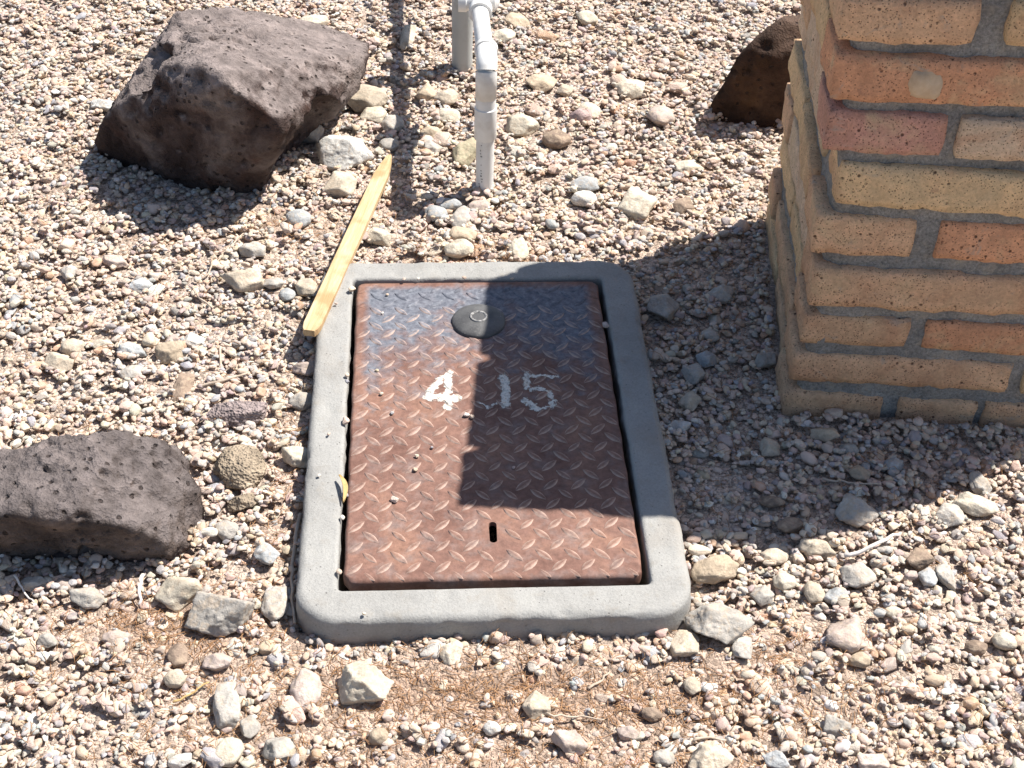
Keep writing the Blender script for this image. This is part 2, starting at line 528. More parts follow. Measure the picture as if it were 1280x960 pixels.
# ground sheet: fine grid in the middle, coarse out to the horizon
def ground():
    xs = np.concatenate([[-400, -120, -40, -15, -6, -3, -2], np.arange(GX0, GX1 + 1e-6, 0.02), [2.1, 3, 6, 15, 40, 120, 400]])
    ys = np.concatenate([[-400, -120, -40, -15, -6, -3, -1, -0.2], np.arange(GY0, GY1 + 1e-6, 0.02), [3.9, 5, 8, 15, 40, 120, 400]])
    X, Y = np.meshgrid(xs, ys, indexing='ij')
    Z = soil_z(X, Y) + FINES - 0.0012 * soil_patch(X, Y)
    outside = (X < GX0 - .01) | (X > GX1 + .01) | (Y < GY0 - .01) | (Y > GY1 + .01)
    Z = np.where(outside, -0.008, Z)
    dx, dy = X - LID_C[0], Y - LID_C[1]
    U, V = dx * EX[0] + dy * EX[1], dx * EY[0] + dy * EY[1]
    pit = (U > RING_IN[0] - 0.02) & (U < RING_IN[1] + 0.02) & (V > RING_IN[2] - 0.02) & (V < RING_IN[3] + 0.02)
    Z = np.where(pit, -0.30, Z)
    n, m = X.shape
    V_ = np.stack([X, Y, Z], -1).reshape(-1, 3)
    idx = np.arange(n * m).reshape(n, m)
    F = np.stack([idx[:-1, :-1], idx[1:, :-1], idx[1:, 1:], idx[:-1, 1:]], -1).reshape(-1, 4)
    o = mesh_obj('ground', V_, F, M_soil)
    o.data.attributes.new('dirt', 'FLOAT', 'POINT').data.foreach_set('value', np.clip(soil_patch(X, Y), 0, 1).astype(np.float32).ravel())
    tag(o, kind='structure', label='brown sandy soil showing between the gravel', cat='ground')
ground()

# ------------------------------------------------------------------ boulders
def boulder(name, pts, mat, label, sub, amp, pits, seed, p=26.0, chips=30, scoops=(), grow=1.03):
    P = np.array([at(px, py, z) for px, py, z in pts])
    bm = bmesh.new()
    for q in P: bm.verts.new(q)
    bmesh.ops.convex_hull(bm, input=bm.verts)
    bm.normal_update()
    c = P.mean(0)
    N, d = [], []
    for f in bm.faces:
        nn = np.array(f.normal[:]); pt = np.array(f.verts[0].co[:])
        dd = nn @ (pt - c)
        if dd < 0: nn, dd = -nn, -dd
        if dd < 1e-4: continue
        if any(np.dot(nn, q) > 0.995 for q in N): continue
        N.append(nn); d.append(dd)
    bm.free()
    rs = np.random.default_rng(seed)
    # fresh breaks: planes that chip edges and corners
    for _ in range(chips):
        nn = rs.normal(size=3); nn /= np.linalg.norm(nn)
        N.append(nn); d.append(float(((P - c) @ nn).max()) * rs.uniform(0.90, 0.99))
    D, F = ico(sub)
    r = hull_radius(D, np.array(N), np.array(d), p)
    V = D * r[:, None] * grow
    for (qx, qy, qz, rad) in scoops:
        q = at(qx, qy, qz) - c
        e = V - q
        L = np.linalg.norm(e, axis=1)
        m = L < rad
        V[m] = q + e[m] / L[m][:, None] * rad
    off = rs.uniform(0, 50, 3)
    disp = amp * fbm(V * 11 + off, 2) + 0.6 * amp * fbm(V * 36 + off, 3, 0.6) + 0.0026 * fbm(V * 140 + off, 3)
    V = V + D * disp[:, None]
    # gas holes
    pick = V[rs.integers(0, len(V), pits)]
    for q in pick:
        rad = 0.0028 + 0.0070 * rs.random() ** 3
        st = np.array([1.0, 1.0, 1.0]); st[rs.integers(0, 3)] = 0.55
        dist = np.linalg.norm((V - q) * st, axis=1)
        m = dist < rad
        V[m] -= D[m] * (1.2 * rad * (1 - (dist[m] / rad) ** 2))[:, None]
    base = np.array([c[0], c[1], 0.0])
    o = mesh_obj(name, V + c - base, F, mat)
    o.location = base
    tag(o, label, 'boulder', 'dark lava boulders on the gravel')
    return o
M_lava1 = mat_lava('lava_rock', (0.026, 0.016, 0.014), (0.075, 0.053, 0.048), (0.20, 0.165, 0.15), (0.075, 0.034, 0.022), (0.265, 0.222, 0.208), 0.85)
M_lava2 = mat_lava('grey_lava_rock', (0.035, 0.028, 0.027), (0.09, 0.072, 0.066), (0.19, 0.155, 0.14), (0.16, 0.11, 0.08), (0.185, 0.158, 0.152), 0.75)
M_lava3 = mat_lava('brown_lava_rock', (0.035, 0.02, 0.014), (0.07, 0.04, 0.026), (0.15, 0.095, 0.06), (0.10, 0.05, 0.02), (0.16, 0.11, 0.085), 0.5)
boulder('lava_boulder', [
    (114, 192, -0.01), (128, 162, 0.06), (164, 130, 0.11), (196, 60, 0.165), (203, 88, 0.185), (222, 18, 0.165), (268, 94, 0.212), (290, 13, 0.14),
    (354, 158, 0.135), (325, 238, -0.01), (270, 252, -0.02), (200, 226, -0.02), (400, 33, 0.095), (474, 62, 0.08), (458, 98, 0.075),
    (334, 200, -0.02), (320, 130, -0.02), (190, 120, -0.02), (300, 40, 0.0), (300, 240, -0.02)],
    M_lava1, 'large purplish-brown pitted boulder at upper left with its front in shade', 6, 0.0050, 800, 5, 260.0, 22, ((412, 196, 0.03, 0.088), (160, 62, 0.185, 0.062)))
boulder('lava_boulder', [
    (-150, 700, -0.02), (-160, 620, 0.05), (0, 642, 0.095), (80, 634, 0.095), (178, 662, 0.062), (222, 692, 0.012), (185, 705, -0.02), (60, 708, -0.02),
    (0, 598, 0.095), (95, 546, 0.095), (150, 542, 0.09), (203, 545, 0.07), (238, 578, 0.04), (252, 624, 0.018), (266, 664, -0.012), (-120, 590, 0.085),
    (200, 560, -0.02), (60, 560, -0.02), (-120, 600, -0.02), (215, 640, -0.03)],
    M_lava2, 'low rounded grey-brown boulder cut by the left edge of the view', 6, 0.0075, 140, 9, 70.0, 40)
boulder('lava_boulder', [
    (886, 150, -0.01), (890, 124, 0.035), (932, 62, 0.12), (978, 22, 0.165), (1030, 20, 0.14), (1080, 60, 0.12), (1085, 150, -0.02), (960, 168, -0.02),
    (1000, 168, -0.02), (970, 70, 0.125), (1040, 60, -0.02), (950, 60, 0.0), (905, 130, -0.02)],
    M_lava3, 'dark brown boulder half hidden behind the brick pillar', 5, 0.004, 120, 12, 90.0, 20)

# ------------------------------------------------------------------ loose stones big enough to tell apart
COL = dict(cream=(0.57, 0.51, 0.41), white=(0.60, 0.58, 0.54), beige=(0.50, 0.43, 0.34), tan=(0.47, 0.38, 0.28), grey=(0.42, 0.39, 0.35),
           blue=(0.40, 0.41, 0.41), pink=(0.49, 0.40, 0.35), brown=(0.28, 0.21, 0.16), olive=(0.36, 0.32, 0.22), purple=(0.27, 0.22, 0.21))
STONES = [
 # px, py, width, height (photo pixels), colour, angular 0..1, label
 (135,130,44,20,'white',.6,'flat white stone just left of the large pitted boulder'),
 (428,186,80,48,'white',.7,'largest pale grey stone, right of the pitted boulder'),
 (458,121,56,38,'beige',.9,'beige block with a dark left face beside the pipe shadow'),
 (379,162,46,32,'grey',.7,'grey stone tucked under the overhang of the pitted boulder'),
 (427,229,38,34,'beige',.8,'beige angular stone below the largest pale stone'),
 (373,272,30,23,'blue',.1,'smooth blue-grey oval pebble left of the wooden stake'),
 (390,26,40,20,'cream',.5,'cream stone behind the right end of the pitted boulder'),
 (467,143,32,22,'cream',.4,'small cream stone above the largest pale stone'),
 (302,349,54,32,'beige',.9,'beige block midway between the pitted boulder and concrete frame'),
 (86,341,24,22,'grey',.9,'small square grey-beige stone far left, below the pitted boulder'),
 (144,326,34,16,'pink',.6,'flat pinkish stone under the pitted boulder shadow'),
 (509,46,20,42,'beige',.7,'upright beige stone on the pipe shadow near the top'),
 (647,26,32,20,'tan',.7,'tan stone just right of the white pipe top'),
 (629,44,30,22,'cream',.5,'cream stone touching the white pipe elbow on the right'),
 (734,21,28,20,'cream',.3,'cream pebble near the top middle, right of the pipes'),
 (676,103,38,24,'tan',.8,'tan stone right of the white pipe, wider of two side by side'),
 (706,112,22,16,'beige',.6,'small beige stone touching a wider tan stone'),
 (788,109,38,24,'cream',.6,'cream stone upper middle, left of the brown boulder'),
 (736,138,28,22,'cream',.2,'yellowish rounded pebble right of the pipe coupling'),
 (826,143,32,32,'pink',.4,'pinkish round stone left of the brown boulder shadow'),
 (653,154,40,28,'cream',.7,'cream-grey stone right of the lower white pipe'),
 (697,173,36,26,'brown',.5,'brownish pink half-buried stone right of the white pipe'),
 (531,115,28,22,'tan',.6,'tan stone below the foot of the grey pipe'),
 (557,120,30,26,'beige',.5,'beige stone left of the white pipe coupling'),
 (561,143,28,20,'cream',.4,'cream flat stone left of the white pipe, below the coupling'),
 (541,165,30,20,'tan',.6,'flat tan stone between pipe shadow and white pipe'),
 (541,184,26,20,'grey',.7,'grey angular stone between pipe shadow and white pipe'),
 (583,190,34,34,'olive',.7,'olive-tan stone leaning on the white pipe'),
 (491,154,28,26,'grey',.3,'round grey stone lying in the pipe shadow'),
 (486,180,24,20,'grey',.5,'grey stone at the tip of the wooden stake'),
 (545,266,28,22,'blue',.5,'grey-green stone below the white pipe foot, left'),
 (563,254,28,16,'blue',.3,'flat blue-grey stone at the white pipe foot'),
 (577,271,26,30,'grey',.5,'grey stone below the white pipe foot, right'),
 (580,292,36,22,'tan',.5,'tan stone midway from white pipe to concrete frame'),
 (574,309,36,26,'cream',.4,'cream stone just behind the concrete frame, left of centre'),
 (472,292,36,24,'cream',.6,'cream stone right beside the middle of the wooden stake'),
 (649,311,24,30,'cream',.5,'upright cream stone just behind the concrete frame'),
 (730,246,32,20,'white',.3,'bright white pebble in the open gravel right of the pipes'),
 (797,255,42,36,'cream',.6,'large cream stone in the open gravel left of the pillar'),
 (730,229,36,22,'blue',.5,'blue-grey stone behind the bright white pebble'),
 (862,208,34,20,'cream',.9,'cream angular stone at the edge of the brown boulder shadow'),
 (855,258,26,22,'brown',.8,'small dark brown stone left of the pillar'),
 (599,257,28,18,'pink',.4,'pinkish stone against the white pipe foot'),
 (1073,638,54,36,'grey',.9,'grey-tan angular stone on the front edge of the pillar shadow'),
 (1187,641,38,34,'grey',.9,'grey-tan slab right of the pillar shadow, lower of two leaning'),
 (1219,631,56,26,'cream',.8,'long cream stone near the right edge'),
 (1226,604,26,28,'grey',.9,'upright grey slab behind the long cream stone'),
 (893,710,58,38,'tan',.5,'large tan stone right of the concrete frame corner'),
 (968,695,36,22,'beige',.5,'beige stone right of the large tan stone'),
 (1022,684,46,28,'beige',.7,'flat beige stone in front of the pillar shadow'),
 (1071,718,42,42,'grey',.8,'grey square stone below the bleached root'),
 (1150,697,36,28,'brown',.9,'brown stone with a shaded front right of the bleached root'),
 (1160,720,24,24,'blue',.3,'blue-grey pebble in front of the brown shaded stone'),
 (1182,720,24,36,'grey',.7,'upright grey stone near the right edge, below the cream stone'),
 (981,726,28,26,'cream',.4,'cream pebble between the large tan stone and grey square stone'),
 (1018,739,26,28,'beige',.5,'beige stone left of the grey square stone'),
 (1045,746,30,26,'blue',.6,'grey-green stone under the grey square stone'),
 (952,744,30,26,'grey',.6,'grey stone behind the big grey-tan stone at lower right'),
 (988,655,34,20,'brown',.4,'brown stone half in the pillar shadow'),
 (964,626,32,16,'brown',.5,'flat brown stone inside the front of the pillar shadow'),
 (900,777,76,62,'grey',.9,'biggest grey-tan stone, off the front right frame corner'),
 (855,803,36,40,'beige',1.,'beige triangular stone standing beside the biggest grey-tan stone'),
 (928,808,26,34,'grey',.6,'grey stone below the right end of the biggest grey-tan stone'),
 (1055,793,50,56,'pink',.9,'long pinkish stone tilted, lower right'),
 (1117,765,22,16,'cream',.2,'small cream pebble right of the long pinkish stone'),
 (1257,800,32,24,'cream',.2,'rounded cream pebble by the right edge, lower right'),
 (1047,908,32,28,'grey',.8,'grey-beige stone near the bottom, lower right'),
 (890,947,62,50,'beige',.7,'large beige stone cut by the bottom edge'),
 (972,949,38,32,'blue',.8,'pale blue-grey square stone at the bottom edge'),
 (671,877,34,42,'beige',.6,'beige upright stone in the bare soil before the frame'),
 (712,928,46,30,'pink',.7,'wide pinkish stone near the bottom centre'),
 (787,915,32,22,'pink',.6,'small pink stone right of the wide pinkish stone'),
 (830,946,26,24,'grey',.5,'pale grey stone left of the large beige bottom stone'),
 (815,892,26,18,'brown',.5,'brown-grey flat stone above the small pink stone'),
 (865,856,20,24,'beige',.4,'small upright beige stone below the triangular stone'),
 (1093,951,42,24,'pink',.6,'pinkish stone cut by the bottom edge, right'),
 (1073,824,28,20,'tan',.3,'tan pebble below the long pinkish stone'),
 (1220,808,28,20,'brown',.5,'brownish stone left of the rounded cream pebble'),
 (222,735,56,46,'cream',.7,'cream-grey stone below the low boulder at left'),
 (276,762,78,62,'grey',.9,'biggest grey stone left of the front left frame corner'),
 (345,752,32,48,'grey',.8,'upright grey stone touching the front left frame corner'),
 (454,852,68,58,'cream',.8,'big bright cream stone in front of the frame'),
 (382,861,38,54,'pink',.3,'smooth pinkish stone left of the big bright cream stone'),
 (564,815,30,34,'cream',.9,'small cream pointed stone close before the frame'),
 (285,938,36,42,'cream',.2,'rounded cream stone near the bottom left'),
 (284,881,34,56,'grey',.6,'long grey-beige stone above the rounded cream stone'),
 (218,847,28,26,'beige',.3,'pale beige pebble left of the long grey-beige stone'),
 (272,825,36,32,'pink',.7,'pinkish tan stone below the biggest grey stone'),
 (145,797,34,24,'pink',.3,'smooth pink stone under the low boulder'),
 (311,908,26,30,'grey',.8,'grey angular stone right of the rounded cream stone'),
 (350,935,42,38,'grey',.8,'grey-beige stone at the bottom left, wider than tall'),
 (108,746,42,28,'grey',.8,'grey stone in front of the low boulder shadow'),
 (59,800,24,22,'grey',.7,'dark grey stone far left, near the bottom'),
 (472,920,26,22,'tan',.4,'tan pebble below the big bright cream stone'),
 (615,909,22,20,'white',.4,'white pebble near the bottom middle'),
 (225,950,30,20,'white',.3,'white flat pebble at the bottom edge, left'),
 (222,818,26,30,'brown',.5,'brown-grey stone below the cream-grey stone'),
 (295,514,74,38,'purple',.4,'purplish porous slab left of the frame'),
 (299,583,62,58,'tan',.5,'brown porous stone right of the low boulder'),
 (302,626,36,26,'tan',.7,'tan stone below the brown porous stone'),
 (373,571,46,28,'cream',1.,'tilted cream slab against the left side of the frame'),
 (377,499,32,26,'grey',.5,'pale grey stone against the left side of the frame'),
 (284,661,28,26,'grey',.5,'grey stone between the low boulder and the frame'),
 (334,693,32,30,'blue',1.,'blue-grey angular stone near the left side of the frame'),
 (44,728,36,22,'grey',.7,'grey stone inside the low boulder shadow'),
 (175,356,30,20,'blue',.7,'blue-grey stone in the open gravel at left'),
 (74,451,38,30,'beige',.6,'beige stone above the low boulder, far left'),
 (214,440,36,28,'tan',.8,'tan-brown knobbly stone in the open gravel at left'),
 (165,438,36,20,'blue',.6,'flat grey-white stone left of the knobbly stone'),
 (165,465,30,22,'grey',.5,'grey stone directly below the flat grey-white stone'),
 (91,432,28,24,'beige',.4,'beige stone behind the one above the low boulder'),
 (242,425,26,22,'white',.7,'white stone right behind the knobbly stone'),
 (127,430,34,16,'cream',.7,'flat cream sliver left of the grey-white stone'),
 (228,484,22,42,'brown',.9,'brown bark-like upright stone below the knobbly stone'),
 (383,358,28,24,'beige',.5,'beige stone left of the stake, lower half'),
 (342,353,26,16,'grey',.3,'grey flat pebble right of the beige block'),
 (359,368,20,18,'blue',.2,'round blue-grey pebble left of the stake, lower half'),
 (385,459,38,20,'pink',.7,'pinkish cream stone resting on the frame edge at left'),
 (315,311,34,22,'grey',.6,'grey stone behind the beige block'),
 (888,418,22,18,'grey',.5,'grey stone in the pillar shadow beside the frame'),
 (883,447,26,22,'blue',.6,'blue-grey stone deep in the pillar shadow'),
 (957,448,26,22,'grey',.6,'grey stone in shadow against the left side of the pillar'),
 (867,465,30,30,'grey',.8,'wide grey stone in shadow, nearest the frame'),
 (900,366,32,24,'grey',.7,'grey stone in the rear of the pillar shadow'),
 (862,500,28,28,'beige',.6,'beige stone in shadow right of the lid'),
 (828,382,40,46,'grey',.6,'largest stone in the rear of the pillar shadow, by the frame'),
 (1031,541,36,22,'tan',.6,'tan stone at the foot of the pillar'),
 (962,559,28,26,'beige',.7,'beige stone in shadow off the pillar corner'),
 (1060,560,26,20,'grey',.6,'grey stone in shadow below the tan foot stone'),
 (1118,579,24,22,'blue',.7,'blue-grey stone in shadow before the pillar'),
 (1075,591,26,20,'tan',.6,'tan stone in shadow before the pillar'),
 (850,533,28,20,'white',.6,'pale stone in shadow close to the frame side'),
]
stone_foot = []
def place_stones():
    for k, (px, py, w, h, cn, ang, label) in enumerate(STONES):
        rs = np.random.default_rng(1000 + k)
        p = at(px, py, 0.006)
        s = FPX / depth(p)
        el = math.atan2(CAMH, math.hypot(p[0], p[1]))
        W = w / s * 1.06
        hv = h / s * 1.06
        H = min(0.62 * W, 0.75 * hv, 0.055)
        vis = 0.72 * H                                   # part above the gravel
        Dp = max((hv - vis * math.cos(el) * 0.75) / math.sin(el), 0.6 * min(W, hv))
        Dp = min(Dp, 1.9 * W + 0.01)
        V, F = rock_unit(rs, 5 if w > 60 else 4, ang)
        V = V * np.array([W / 2, Dp / 2, H / 2])
        big = 1.0 if w > 40 else 0.5
        off = rs.uniform(0, 60, 3)
        nn = V / (np.linalg.norm(V, axis=1)[:, None] + 1e-9)
        V = V + nn * (0.0016 * big * fbm(V * 120 + off, 3))[:, None]
        porous = 'porous' in label
        o = mesh_obj('stone', V, F, M_porous if porous else M_stone)
        zc = vis - H / 2 + 0.001
        q = at(px, py, max(zc, 0) + 0.1 * H)
        o.location = (q[0], q[1], zc)
        o.rotation_euler = (rs.normal() * 0.10, rs.normal() * 0.10, rs.normal() * 0.18)
        j = rs.uniform(0.9, 1.1)
        c = np.array(COL[cn]) * j * (0.62 if porous and cn == 'tan' else 1.0)
        o.color = (*np.clip(c, 0, 1), 1)
        tag(o, label, 'stone', 'loose stones among the gravel')
        stone_foot.append((q[0], q[1], W / 2 * 0.86, Dp / 2 * 0.86))
place_stones()

# ------------------------------------------------------------------ gravel: pebbles dropped one by one on a height map
pit_mask = np.zeros((nx, ny), bool)
gx = GX0 + (np.arange(nx) + 0.5) * DX
gy = GY0 + (np.arange(ny) + 0.5) * DX
GXX, GYY = np.meshgrid(gx, gy, indexing='ij')
H = SOILG = soil_z(GXX[::8, ::8], GYY[::8, ::8])
H = np.repeat(np.repeat(H, 8, 0), 8, 1)[:nx, :ny]
if H.shape != (nx, ny):
    H = np.pad(H, ((0, nx - H.shape[0]), (0, ny - H.shape[1])), mode='edge')
H = H.copy()
dxx, dyy = GXX - LID_C[0], GYY - LID_C[1]
UU, VV = dxx * EX[0] + dyy * EX[1], dxx * EY[0] + dyy * EY[1]
ro = 0.045
ou = np.abs(UU - (RING_IN[0] + RING_IN[1]) / 2) - ((RING_IN[1] - RING_IN[0]) / 2 + RING_W - ro)
ov = np.abs(VV - (RING_IN[2] + RING_IN[3]) / 2) - ((RING_IN[3] - RING_IN[2]) / 2 + RING_W - ro)
pit_mask |= (np.hypot(np.maximum(ou, 0), np.maximum(ov, 0)) + np.minimum(np.maximum(ou, ov), 0)) < ro
pdx, pdy = GXX - PIL['x'], GYY - PIL['y']
ca, sa = math.cos(PIL['yaw']), math.sin(PIL['yaw'])
pu, pv = pdx * ca + pdy * sa, -pdx * sa + pdy * ca
pit_mask |= (pu > 0.0) & (pu < PIL['w']) & (pv > 0.0) & (pv < PIL['d'])
for (x, y, a, b) in stone_foot:
    i0, i1 = int((x - a - GX0) / DX), int((x + a - GX0) / DX) + 1
    j0, j1 = int((y - b - GY0) / DX), int((y + b - GY0) / DX) + 1
    i0, j0 = max(i0, 0), max(j0, 0)
    sub = ((GXX[i0:i1, j0:j1] - x) / a) ** 2 + ((GYY[i0:i1, j0:j1] - y) / b) ** 2 < 1
    pit_mask[i0:i1, j0:j1] |= sub
PAL = np.array([(0.52, 0.42, 0.325), (0.50, 0.385, 0.31), (0.46, 0.335, 0.28), (0.40, 0.37, 0.34), (0.33, 0.345, 0.355), (0.64, 0.60, 0.54),
                (0.46, 0.35, 0.245), (0.35, 0.27, 0.25), (0.24, 0.225, 0.22), (0.44, 0.27, 0.175), (0.57, 0.48, 0.38), (0.42, 0.39, 0.325), (0.28, 0.285, 0.31)])
PALW = np.array([17, 17, 14, 11, 8, 7, 10, 10, 4, 4, 13, 6, 4], float); PALW /= PALW.sum()
def frame_zone(x, y):
    """1 where the ground lies in or near the view, 0 beyond"""
    return (y > 0.62) & (y < 2.85) & (np.abs(x - 0.01) < 0.30 + 0.36 * y)
NV = 48
def drop(n_try, med, sig, dmin, dmax, zone, coverage, out, tries=3):
    x = rng.uniform(GX0 + 0.02, GX1 - 0.02, n_try); y = rng.uniform(GY0 + 0.02, GY1 - 0.02, n_try)
    fz = frame_zone(x, y)
    keep = fz if zone else ~fz
    sp = soil_patch(x, y)
    lump = noise3(np.stack([x * 9, y * 9, np.full_like(x, 3.3)], -1))
    keep &= rng.random(n_try) < np.clip(1.0 - 0.74 * np.clip(sp * 1.15 - 0.35 * lump, 0, 1), 0.25, 1)
    x, y = x[keep], y[keep]
    n = len(x)
    d = np.clip(med * np.exp(rng.normal(0, sig, n)), dmin, dmax)
    a = d / 2 * rng.uniform(1.0, 1.45, n); b = d / 2 * rng.uniform(0.78, 1.0, n); c = d / 2 * rng.uniform(0.50, 0.80, n)
    yaw = rng.uniform(0, 2 * math.pi, n)
    for k in range(n):
        A, B, C = a[k], b[k], c[k]
        m = int(A / DX) + 1
        best = None
        cy, sy = math.cos(yaw[k]), math.sin(yaw[k])
        for t in range(tries):
            xx = x[k] + (0 if t == 0 else rng.uniform(-A, A)); yy = y[k] + (0 if t == 0 else rng.uniform(-A, A))
            i, j = int((xx - GX0) / DX), int((yy - GY0) / DX)
            if i < m or j < m or i >= nx - m - 1 or j >= ny - m - 1: continue
            if pit_mask[i, j]: continue
            ax = (np.arange(-m, m + 1)) * DX
            U = (ax[:, None] * cy + ax[None, :] * sy) / A
            W = (-ax[:, None] * sy + ax[None, :] * cy) / B
            q = 1 - U * U - W * W
            ins = q > 0
            sq = np.sqrt(np.where(ins, q, 0))
            Hw = H[i - m:i + m + 1, j - m:j + m + 1]
            z = np.where(ins, Hw + C * sq, -1).max()
            z = 0.6 * z + 0.4 * (Hw[ins].mean() + 0.45 * C)
            if best is None or z < best[0]:
                best = (z, xx, yy, i, j, ins, sq)
        if best is None: continue
        z, xx, yy, i, j, ins, sq = best
        if z > 0.010: continue
        Hw = H[i - m:i + m + 1, j - m:j + m + 1]
        np.maximum(Hw, np.where(ins, z + C * sq, -1), out=Hw)
        out.append((xx, yy, z, A, B, C, yaw[k]))
import time as _t
_t0 = _t.time()
PB = []
drop(3000, 0.019, 0.25, 0.014, 0.034, True, 1, PB, 2)
drop(62000, 0.0098, 0.32, 0.0055, 0.020, True, 1, PB, 2)
drop(150000, 0.0070, 0.32, 0.0038, 0.014, True, 1, PB, 2)
drop(110000, 0.0054, 0.25, 0.0032, 0.008, True, 1, PB, 1)
drop(70000, 0.0150, 0.30, 0.008, 0.030, False, 1, PB, 1)
PB = np.array(PB)
print('pebbles', len(PB), 'time', round(_t.time() - _t0, 1), 'mean level', float(H[300:900, 250:800].mean()))
# leave out what is wholly buried
ii = ((PB[:, 0] - GX0) / DX).astype(int); jj = ((PB[:, 1] - GY0) / DX).astype(int)
vis = PB[:, 2] + PB[:, 5] > H[ii, jj] - 0.004
PB = PB[vis]
print('kept', len(PB))
# crumbs of gravel on the lid, on the frame and in the gap
CR = [(521, 571, .0315, .005), (519, 588, .0315, .006), (493, 626, .0315, .008), (490, 517, .0315, .005), (471, 464, .0315, .005), (477, 493, .0315, .005),
      (583, 520, .0315, .007), (590, 522, .0315, .006), (484, 369, .0315, .004), (478, 392, .0315, .004), (440, 363, .034, .009), (434, 470, .034, .006), (434, 478, .03, .006),
      (432, 528, .034, .010), (431, 620, .030, .008), (428, 648, .033, .006), (424, 716, .034, .007), (757, 408, .034, .009), (540, 560, .0315, .004), (642, 585, .0315, .004),
      (420, 380, .035, .004), (505, 350, .035, .005), (523, 349, .035, .004), (580, 348, .035, .006), (399, 595, .035, .004), (640, 349, .035, .004), (455, 768, .034, .004), (411, 543, .035, .004)]
extra = []
for px, py, z, d in CR:
    q = at(px, py, z)
    extra.append((q[0], q[1], z + d * 0.25, d * 0.55, d * 0.45, d * 0.36, rng.uniform(0, 6)))
PB = np.vstack([PB, np.array(extra)])
n = len(PB)
pc = PAL[rng.choice(len(PAL), n, p=PALW)] * rng.uniform(1.16, 1.46, (n, 1)) * rng.normal(1, 0.03, (n, 3))
proto = bpy.data.collections.new('pebble_shapes')
for k in range(NV):
    rs = np.random.default_rng(50 + k)
    V, F = rock_unit(rs, 3, [0.45, 0.6, 0.7, 0.95, 0.95, 0.85][k % 6])
    me = bpy.data.meshes.new('pebble_%02d' % k)
    me.from_pydata([tuple(v) for v in V], [], F)
    me.shade_smooth()
    me.materials.append(M_peb)
    proto.objects.link(bpy.data.objects.new('pebble_%02d' % k, me))
me = bpy.data.meshes.new('gravel')
me.vertices.add(n)
me.vertices.foreach_set('co', PB[:, :3].astype(np.float32).ravel())
def attr(name, typ, arr, key):
    at_ = me.attributes.new(name, typ, 'POINT')
    at_.data.foreach_set(key, arr.ravel())
rot = np.stack([rng.normal(0, 0.13, n), rng.normal(0, 0.13, n), PB[:, 6]], -1).astype(np.float32)
attr('prot', 'FLOAT_VECTOR', rot, 'vector')
attr('pscl', 'FLOAT_VECTOR', PB[:, 3:6].astype(np.float32), 'vector')
attr('pidx', 'INT', rng.integers(0, NV, n).astype(np.int32), 'value')
attr('pcol', 'FLOAT_COLOR', np.c_[np.clip(pc, 0.02, 0.85), np.ones(n)].astype(np.float32), 'color')
gravel = link(bpy.data.objects.new('gravel', me))
tag(gravel, 'pale mixed river gravel covering the ground', 'gravel', kind='stuff')
g = bpy.data.node_groups.new('scatter_pebbles', 'GeometryNodeTree')
g.interface.new_socket('Geometry', in_out='INPUT', socket_type='NodeSocketGeometry')
g.interface.new_socket('Geometry', in_out='OUTPUT', socket_type='NodeSocketGeometry')
gi, go = g.nodes.new('NodeGroupInput'), g.nodes.new('NodeGroupOutput')
iop = g.nodes.new('GeometryNodeInstanceOnPoints')
ci = g.nodes.new('GeometryNodeCollectionInfo')
ci.inputs['Collection'].default_value = proto
ci.inputs['Separate Children'].default_value = True
ci.inputs['Reset Children'].default_value = True
def named(name, typ):
    nd = g.nodes.new('GeometryNodeInputNamedAttribute')
    nd.data_type = typ
    nd.inputs['Name'].default_value = name
    return nd.outputs['Attribute']
e2r = g.nodes.new('FunctionNodeEulerToRotation')
g.links.new(named('prot', 'FLOAT_VECTOR'), e2r.inputs[0])
g.links.new(gi.outputs[0], iop.inputs['Points'])
g.links.new(ci.outputs[0], iop.inputs['Instance'])
iop.inputs['Pick Instance'].default_value = True
g.links.new(named('pidx', 'INT'), iop.inputs['Instance Index'])
g.links.new(e2r.outputs[0], iop.inputs['Rotation'])
g.links.new(named('pscl', 'FLOAT_VECTOR'), iop.inputs['Scale'])
g.links.new(iop.outputs[0], go.inputs[0])
gravel.modifiers.new('scatter', 'NODES').node_group = g
def ground_at(x, y):
    i = min(max(int((x - GX0) / DX), 0), nx - 1); j = min(max(int((y - GY0) / DX), 0), ny - 1)
    return max(H[i, j], SOILG[min(i // 8, SOILG.shape[0] - 1), min(j // 8, SOILG.shape[1] - 1)] + FINES - 0.0006)

# ------------------------------------------------------------------ pine needles
def tube_mesh(paths, radii, sides=4):
    V, F = [], []
    for pts, rad in zip(paths, radii):
        pts = np.asarray(pts, float)
        base = len(V)
        k = len(pts)
        for i in range(k):
            tdir = pts[min(i + 1, k - 1)] - pts[max(i - 1, 0)]
            tdir = tdir / (np.linalg.norm(tdir) + 1e-9)
            up = np.array([0, 0, 1.0]) if abs(tdir[2]) < 0.9 else np.array([1.0, 0, 0])
            s = np.cross(tdir, up); s /= np.linalg.norm(s); u = np.cross(s, tdir)
            r = rad[i] if hasattr(rad, '__len__') else rad
            for q in range(sides):
                a = 2 * math.pi * q / sides
                V.append(pts[i] + r * (math.cos(a) * s + math.sin(a) * u))
        for i in range(k - 1):
            for q in range(sides):
                F.append((base + i * sides + q, base + i * sides + (q + 1) % sides, base + (i + 1) * sides + (q + 1) % sides, base + (i + 1) * sides + q))
        F.append(tuple(base + q for q in range(sides))[::-1])
        F.append(tuple(base + (k - 1) * sides + q for q in range(sides)))
    return V, F
paths, rads = [], []
cnt = 0
